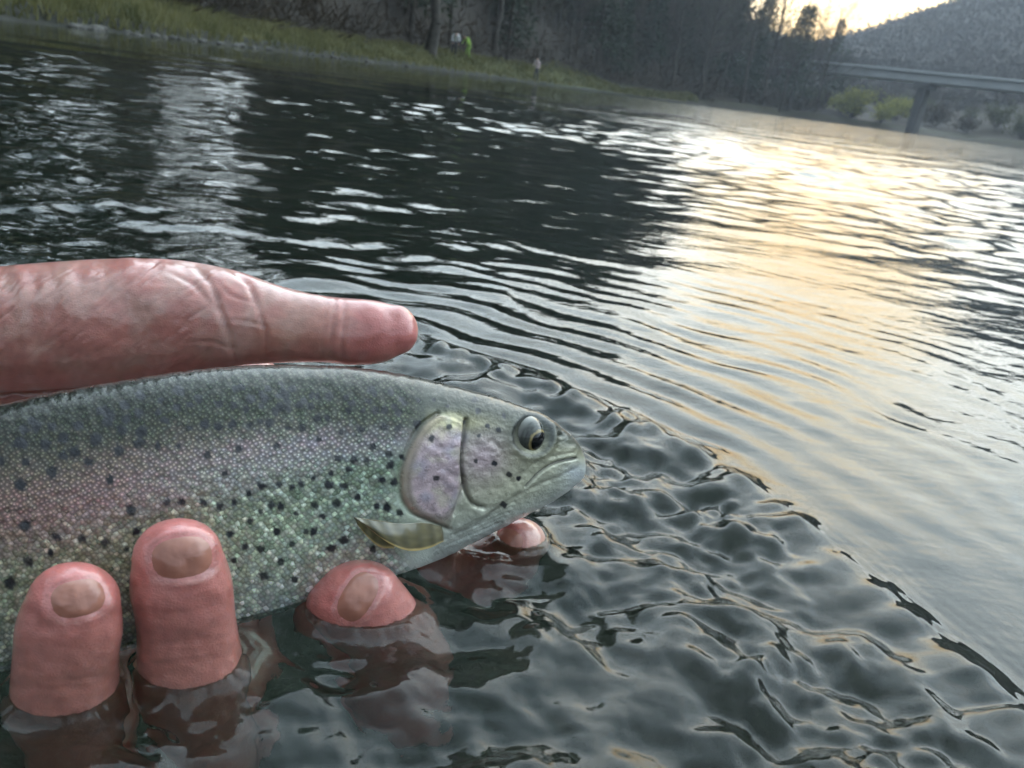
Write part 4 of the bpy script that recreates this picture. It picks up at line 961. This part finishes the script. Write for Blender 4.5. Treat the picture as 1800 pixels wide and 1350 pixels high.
# ------------------------------------------------------------------ the hand that holds it
def hand_raw():
    V = []; F = []
    def tube(pts, ra, rb, lat, k=28, sub=8, cap0=True, cap1=True):
        """a limb: places, half widths, half thicknesses; lat = sideways direction"""
        pts = np.array(pts, float); n = len(pts); key = np.concatenate([[0], np.cumsum(np.linalg.norm(np.diff(pts, axis=0), axis=1))])
        q = np.linspace(0, key[-1], (n-1)*sub + 1)
        C = np.stack([hermite(key, pts[:, i], q) for i in range(3)], -1); A = hermite(key, ra, q); B = hermite(key, rb, q)
        t = np.gradient(C, axis=0); t /= np.linalg.norm(t, axis=1)[:, None]
        rings = []
        def add(c, tt, a, b):
            l_ = lat - tt*(lat @ tt); l_ /= np.linalg.norm(l_); m_ = np.cross(tt, l_); w_ = 2*np.pi*np.arange(k)/k
            rings.append(c + np.cos(w_)[:, None]*l_*a + np.sin(w_)[:, None]*m_*b)
        if cap0:
            for s in np.linspace(1, 0.12, 7)[:-1][::1]: add(C[0] - t[0]*min(A[0], B[0])*s*0.95, t[0], A[0]*math.sqrt(1-s*s*0.97), B[0]*math.sqrt(1-s*s*0.97))
        for i in range(len(q)): add(C[i], t[i], A[i], B[i])
        if cap1:
            for s in np.linspace(0.12, 1, 8): add(C[-1] + t[-1]*min(A[-1], B[-1])*1.05*s, t[-1], A[-1]*math.sqrt(1-s*s*0.97), B[-1]*math.sqrt(1-s*s*0.97))
        n0 = len(V); M = len(rings)
        for r_ in rings: V.extend(r_)
        F.extend([tuple(x + n0) for x in grid_faces(M, k, True)])
        F.append(tuple(n0 + i for i in range(k))[::-1]); F.append(tuple(n0 + (M-1)*k + i for i in range(k)))
    up, rt, fw_ = _u, _r, _f
    mm = lambda *a: [x*0.001 for x in a]
    # thumb and the ball of the thumb, along the far side of the back
    tube([P3(-160, 596, .190), P3(-20, 582, .187), P3(110, 572, .184), P3(220, 565, .181), P3(320, 560, .179), P3(400, 560, .177), P3(480, 570, .176), P3(570, 579, .175), P3(640, 584, .175), P3(672, 583, .175), P3(696, 580, .1752)],
         mm(15.0, 15.2, 15.2, 14.8, 13.6, 11.4, 9.1, 7.6, 7.5, 7.0, 5.8), mm(14, 14, 13.5, 12.5, 11, 9.2, 8.0, 7.0, 6.8, 6.2, 4.8), up)
    # wrist and forearm
    tube([np.array([-0.47, -0.20, 0.16]), np.array([-0.40, 0.02, 0.11]), np.array([-0.30, 0.15, 0.075]),  P3(-700, 640, .222), P3(-320, 620, .208), P3(-120, 640, .200)], mm(40, 38, 33, 28, 26, 24), mm(36, 32, 27, 20, 18, 17), up)
    # palm under and behind the fish
    mc = {'i': P3(600, 800, .199), 'm': P3(455, 850, .194), 'r': P3(310, 890, .188), 'p': P3(160, 920, .180)}
    for k_, w0, r1, r2 in (('i', P3(-150, 640, .200), 17, 11), ('m', P3(-170, 680, .199), 17, 11), ('r', P3(-190, 720, .197), 16, 10.5), ('p', P3(-210, 760, .194), 15, 10)):
        tube([w0, w0*0.5 + mc[k_]*0.5 + _f*0.004, mc[k_]], mm(r1*0.75, r1*0.75, r2), mm(r1*0.75, r1*0.72, r2), up)
    tube([P3(300, 590, .184), P3(420, 690, .193), P3(560, 780, .198)], mm(12, 11, 10), mm(10, 9, 9), up)
    # index: under the chin, its tip showing beyond the jaw
    tube([mc['i'], P3(735, 960, .200), P3(815, 1065, .196), P3(872, 1020, .188), P3(904, 976, .1825), P3(914, 957, .1805)], mm(10.5, 9.5, 8.6, 7.8, 7.0, 6.4), mm(10, 9, 8.2, 7.4, 6.6, 6.0), rt)
    # middle: the tip curls up against the belly
    tube([mc['m'], P3(590, 1120, .190), P3(705, 1290, .176), P3(700, 1190, .162), P3(655, 1100, .1535), P3(622, 1055, .1500)], mm(10.5, 10, 9.6, 9.6, 10.2, 9.8), mm(10, 9.6, 9, 8.4, 8.0, 7.4), rt)
    # ring
    tube([mc['r'], P3(400, 1240, .180), P3(385, 1400, .157), P3(352, 1300, .1415), P3(337, 1185, .1335), P3(328, 1090, .1280), P3(317, 1010, .1240), P3(313, 975, .1230)],
         mm(10.2, 9.8, 9.2, 9.0, 8.9, 7.9, 7.75, 6.9), mm(10, 9.4, 9, 8.2, 7.6, 6.5, 6.3, 5.6), rt)
    # little finger
    tube([mc['p'], P3(200, 1300, .168), P3(150, 1480, .148), P3(124, 1370, .1330), P3(117, 1245, .1260), P3(118, 1150, .1195), P3(126, 1085, .1160), P3(131, 1055, .1150)],
         mm(9.5, 9.0, 8.4, 8.3, 8.3, 7.5, 7.3, 6.5), mm(9.2, 8.6, 8.0, 7.6, 7.0, 6.4, 5.9, 5.4), rt)
    return np.array(V), F
def build_hand():
    V, F = hand_raw()
    tmp = mesh_obj('hand_cage', V, F, None)
    bm = bmesh.new(); bm.from_mesh(tmp.data); bmesh.ops.recalc_face_normals(bm, faces=bm.faces); bm.to_mesh(tmp.data); bm.free()
    m = tmp.modifiers.new('r', 'REMESH'); m.mode = 'VOXEL'; m.voxel_size = 0.00062; m.use_smooth_shade = True
    s_ = tmp.modifiers.new('s', 'SMOOTH'); s_.factor = 0.5; s_.iterations = 9
    dg = bpy.context.evaluated_depsgraph_get(); me = bpy.data.meshes.new_from_object(tmp.evaluated_get(dg))
    bpy.data.objects.remove(tmp)
    n = len(me.vertices); co = np.empty(n*3); me.vertices.foreach_get('co', co); co = co.reshape(-1, 3)
    no = np.empty(n*3); me.vertices.foreach_get('normal', no); no = no.reshape(-1, 3)
    x, y, z = project(co)
    face = np.clip(np.einsum('ij,ij->i', no, (CAM-co)/np.linalg.norm(CAM-co, axis=1)[:, None]), 0, 1)
    vis = sstep(0.02, 0.25, face)
    thumb = ((y < 720) & (x < 800)).astype(float)*vis
    dsp = np.zeros(n)
    def crease(pts, wid, dep, mask, lip=0.16):
        d, a, s = poly_dist(x, y, pts); w_ = np.sin(np.pi*np.clip(a, 0.03, 0.97))**0.4
        return mask*w_*dep*(-np.exp(-(d/wid)**2) + lip*np.exp(-((d-2.2*wid)/(1.5*wid))**2))
    for pts, wd, dp in (([(590, 515), (585, 560), (580, 600), (578, 640)], 3.0, .00045), ([(603, 520), (605, 560), (602, 600), (600, 640)], 3.0, .00050), ([(570, 560), (566, 600), (565, 640)], 2.5, .0002),
                        ([(340, 465), (372, 500), (385, 540), (398, 575), (415, 635)], 5.0, .00075), ([(400, 470), (440, 500), (455, 545), (468, 590), (466, 630)], 4.0, .00055), ([(425, 480), (445, 520), (440, 555), (420, 580)], 3.5, .00035),
                        ([(375, 490), (405, 520), (440, 530)], 3, .0003), ([(400, 560), (440, 565), (468, 575)], 3, .0003), ([(300, 480), (340, 500), (380, 545)], 4, .0004), ([(325, 600), (370, 600), (410, 615)], 3, .0003)):
        dsp += crease(pts, wd, dp, thumb)
    # fine lines running down the ball of the thumb, tendons at the wrist
    gl = np.random.default_rng(3)
    line = np.zeros(n)
    for k in range(110):
        cx_, cy_ = gl.uniform(-40, 370), gl.uniform(475, 650); L = gl.uniform(25, 95); a = R(gl.uniform(128, 152)) if cx_ > 90 else R(gl.uniform(100, 150))
        dx, dy = math.cos(a)*L/2, math.sin(a)*L/2; bnd = gl.uniform(-8, 8)
        dsp += crease([(cx_-dx, cy_-dy), (cx_ + bnd, cy_), (cx_+dx, cy_+dy)], gl.uniform(1.3, 2.3), gl.uniform(.00008, .00022), thumb, 0.2); d_, a_, _ = poly_dist(x, y, [(cx_-dx, cy_-dy), (cx_ + bnd, cy_), (cx_+dx, cy_+dy)]); line = np.maximum(line, thumb*np.exp(-(d_/1.6)**2)*np.sin(np.pi*np.clip(a_, 0.02, 0.98))*gl.uniform(0.2, 0.8))
    for x0 in (20, 62, 100, 140):
        dsp += crease([(x0-8, 478), (x0+4, 520), (x0-6, 555)], 13, .00038, thumb, 0.6)
    dsp += thumb*0.0010*perlin(x/95, y/95, 91)*(1 - sstep(380, 470, x))
    dsp += vis*0.00022*fbm(x/42, y/42, 92, 3)
    # folds across the finger joints
    for (cx_, cy_, wd, tilt_) in ((130, 1190, 85, -6), (128, 1204, 80, -4), (330, 1125, 80, -8), (332, 1140, 82, -8), (334, 1158, 84, -8), (330, 1072, 70, -6)):
        dsp += crease([(cx_-wd, cy_-tilt_), (cx_, cy_+6), (cx_+wd, cy_+tilt_)], 3.0, .00011, vis*((y > 860).astype(float)))
    NAILS = [('r', 320, 980, 60, 40, -9, .4), ('p', 137, 1052, 54, 36, -13, .4), ('m', 629, 1049, 52, 31, -58, .35), ('i', 893, 957, 31, 27, -60, .3)]
    for _, cx_, cy_, a_, b_, rot, _s in NAILS:
        u_ = (x-cx_)*math.cos(R(rot)) + (y-cy_)*math.sin(R(rot)); v_ = -(x-cx_)*math.sin(R(rot)) + (y-cy_)*math.cos(R(rot))
        e = (np.abs(u_/a_)**2.6 + np.abs(v_/b_)**2.6)**(1/2.6)
        mk = vis*(y > 860)
        dsp += mk*(-0.00020*(1 - sstep(0.84, 1.06, e)) + 0.00016*np.exp(-((e-1.16)/0.11)**2)*(0.55 + 0.45*sstep(-0.4, 0.6, v_/b_)))
    co = co + no*dsp[:, None]; me.vertices.foreach_set('co', co.ravel()); me.update()
    me.polygons.foreach_set('use_smooth', np.ones(len(me.polygons), bool))
    base = np.array([0.44, 0.165, 0.138])
    cc = np.broadcast_to(base, (n, 3)).copy()
    pal = np.clip(0.5 + fbm(x/70, y/70, 93, 4), 0, 1)
    cc = lerp(cc, (.50, .33, .27), 0.55*pal*(y < 720)); cc = lerp(cc, (.46, .20, .165), 0.4*(1-pal)*(y < 720))
    tipm = np.zeros(n)
    for (cx_, cy_, rr_) in ((700, 590, 110), (310, 930, 95), (130, 1010, 95), (585, 1010, 95), (890, 950, 40)): tipm = np.maximum(tipm, np.exp(-(np.hypot(x-cx_, y-cy_)/rr_)**2))
    cc = lerp(cc, (.46, .130, .118), 0.8*tipm)
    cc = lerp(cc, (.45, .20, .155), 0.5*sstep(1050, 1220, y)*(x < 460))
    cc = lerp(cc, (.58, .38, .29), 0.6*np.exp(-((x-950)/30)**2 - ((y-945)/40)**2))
    sh, _, _ = poly_dist(x, y, [(480, 585), (560, 575)]); cc = lerp(cc, (.40, .20, .13), 0.45*np.exp(-(sh/38)**2)*(y < 720))  # brownish shading on the thumb painted into the skin colour
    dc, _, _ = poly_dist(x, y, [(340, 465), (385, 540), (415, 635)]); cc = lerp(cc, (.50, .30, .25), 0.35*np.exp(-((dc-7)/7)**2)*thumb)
    for _, cx_, cy_, a_, b_, rot, _s in NAILS:
        u_ = (x-cx_)*math.cos(R(rot)) + (y-cy_)*math.sin(R(rot)); v_ = -(x-cx_)*math.sin(R(rot)) + (y-cy_)*math.cos(R(rot)); e = (np.abs(u_/a_)**2.6 + np.abs(v_/b_)**2.6)**(1/2.6)
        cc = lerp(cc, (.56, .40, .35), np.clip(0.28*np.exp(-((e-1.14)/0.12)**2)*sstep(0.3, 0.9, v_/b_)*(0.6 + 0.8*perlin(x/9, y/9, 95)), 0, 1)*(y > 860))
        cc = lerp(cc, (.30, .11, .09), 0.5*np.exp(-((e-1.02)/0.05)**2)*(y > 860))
    cc = lerp(cc, (.30, .12, .09), 0.5*line)
    cc = cc*(1 + 0.12*fbm(x/16, y/16, 94, 3))[:, None]
    hs = N('wet_skin'); b = hs.bsdf(Roughness=0.36); g = hs.n('ShaderNodeTexCoord').outputs['Object']
    hs.l(hs.attr('skin').outputs['Color'], b.inputs['Base Color'])
    b.inputs['Subsurface Weight'].default_value = 0.35; b.inputs['Subsurface Radius'].default_value = (0.0032, 0.0011, 0.0006); b.inputs['Subsurface Scale'].default_value = 1.0
    b.inputs['Coat Weight'].default_value = 0.85; b.inputs['Coat Roughness'].default_value = 0.10
    mp = hs.n('ShaderNodeMapping'); hs.l(g, mp.inputs[0]); mp.inputs['Rotation'].default_value = (0, R(35), 0); mp.inputs['Scale'].default_value = (1, 1, 2.6)
    z1 = hs.noise(420, 5, 0.6, mp.outputs[0]); vz = hs.n('ShaderNodeTexVoronoi', feature='DISTANCE_TO_EDGE'); hs.l(g, vz.inputs['Vector']); vz.inputs['Scale'].default_value = 1500
    nb = hs.bump(z1.outputs['Fac'], 0.20, 0.0006); nb = hs.bump(vz.outputs['Distance'], 0.22, 0.0003, nb); hs.l(nb, b.inputs['Normal'])
    me.materials.append(hs.m)
    me.name = 'hand'; o = bpy.data.objects.new('hand', me); COL.objects.link(o)
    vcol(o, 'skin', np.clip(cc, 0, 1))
    tag(o, 'wet reddish hand gripping the trout from beneath with thumb along its back', 'hand')
    # ---- nails
    pol = [tuple(p.vertices) for p in me.polygons]; bvh = BVHTree.FromPolygons([Vector(c) for c in co], pol)
    nm = N('fingernail'); b = nm.bsdf(Roughness=0.30); g = nm.n('ShaderNodeTexCoord').outputs['Object']
    nz_ = nm.noise(260, 4, 0.6, g); rp = nm.ramp(nz_.outputs['Fac'], [(0.35, (.27, .105, .072)), (0.65, (.35, .145, .100))]); nm.l(rp.outputs[0], b.inputs['Base Color'])
    b.inputs['Coat Weight'].default_value = 0.4; b.inputs['Coat Roughness'].default_value = 0.1; b.inputs['Subsurface Weight'].default_value = 0.2; b.inputs['Subsurface Radius'].default_value = (0.002, 0.001, 0.0006)
    nm.l(nm.bump(nz_.outputs['Fac'], 0.12, 0.0003), b.inputs['Normal'])
    def nail(fn, nr=16, na=56):
        P = []; ok = True
        for i in range(nr+1):
            s = i/nr
            for j in range(na):
                w_ = 2*math.pi*j/na; c, s2 = math.cos(w_), math.sin(w_)
                k = 1.0/(abs(c)**2.6 + abs(s2)**2.6)**(1/2.6); P.append(fn(s*k*c, s*k*s2, s))
        fc = [tuple(x) for x in grid_faces(nr+1, na, True)]
        return mesh_obj('fingernail', np.array(P), fc, nm.m, o)
    for nmk, cx_, cy_, a_, b_, rot, _s in NAILS:
        def fn(u_, v_, s):
            X = cx_ + a_*u_*math.cos(R(rot)) - b_*v_*math.sin(R(rot)); Y = cy_ + a_*u_*math.sin(R(rot)) + b_*v_*math.cos(R(rot))
            d = Vector(P3(X, Y, 1.0) - CAM).normalized(); h_, nn, _, _ = bvh.ray_cast(Vector(CAM), d)
            if h_ is None: h_ = Vector(P3(X, Y, .13)); nn = -d
            return np.array(h_) + np.array(-d)*(0.00030*(1 - s**4) - 0.0003*s**8)
        nail(fn)
    def fn(u_, v_, s):
        X = 680 + 42*u_; Y = 583 + 36*v_; q = P3(X, Y, .30); d = Vector(CAM - q).normalized(); h_, nn, _, _ = bvh.ray_cast(Vector(q), d)
        if h_ is None:
            h_ = Vector(P3(X, Y, .1765)); nn = Vector(_f)
        return np.array(h_) + np.array(nn)*0.0006
    nail(fn)
    return o
hand = build_hand()

_ob = trout_body.copy(); _ob.data = trout_body.data.copy()
_c = np.empty(len(_ob.data.vertices)*3); _ob.data.vertices.foreach_get('co', _c); _ob.data.vertices.foreach_set('co', (_c.reshape(-1, 3) + np.array(trout.location)).ravel())
river = build_water([_ob, hand])
bpy.data.meshes.remove(_ob.data)

# ------------------------------------------------------------------ evening haze in the valley
def haze():
    n = N('evening_haze'); v = n.n('ShaderNodeVolumePrincipled'); v.inputs['Color'].default_value = (0.80, 0.88, 1.0, 1); v.inputs['Density'].default_value = 0.00055
    v.inputs['Anisotropy'].default_value = 0.3; n.l(v.outputs[0], n.out.inputs['Volume'])
    o = boxes('haze', [(-720, 720, -720, 720, -3.0, 190.0)], n.m, None, 0)
    return tag(o, 'thin bluish evening haze filling the river valley', 'haze', kind='stuff')
haze()
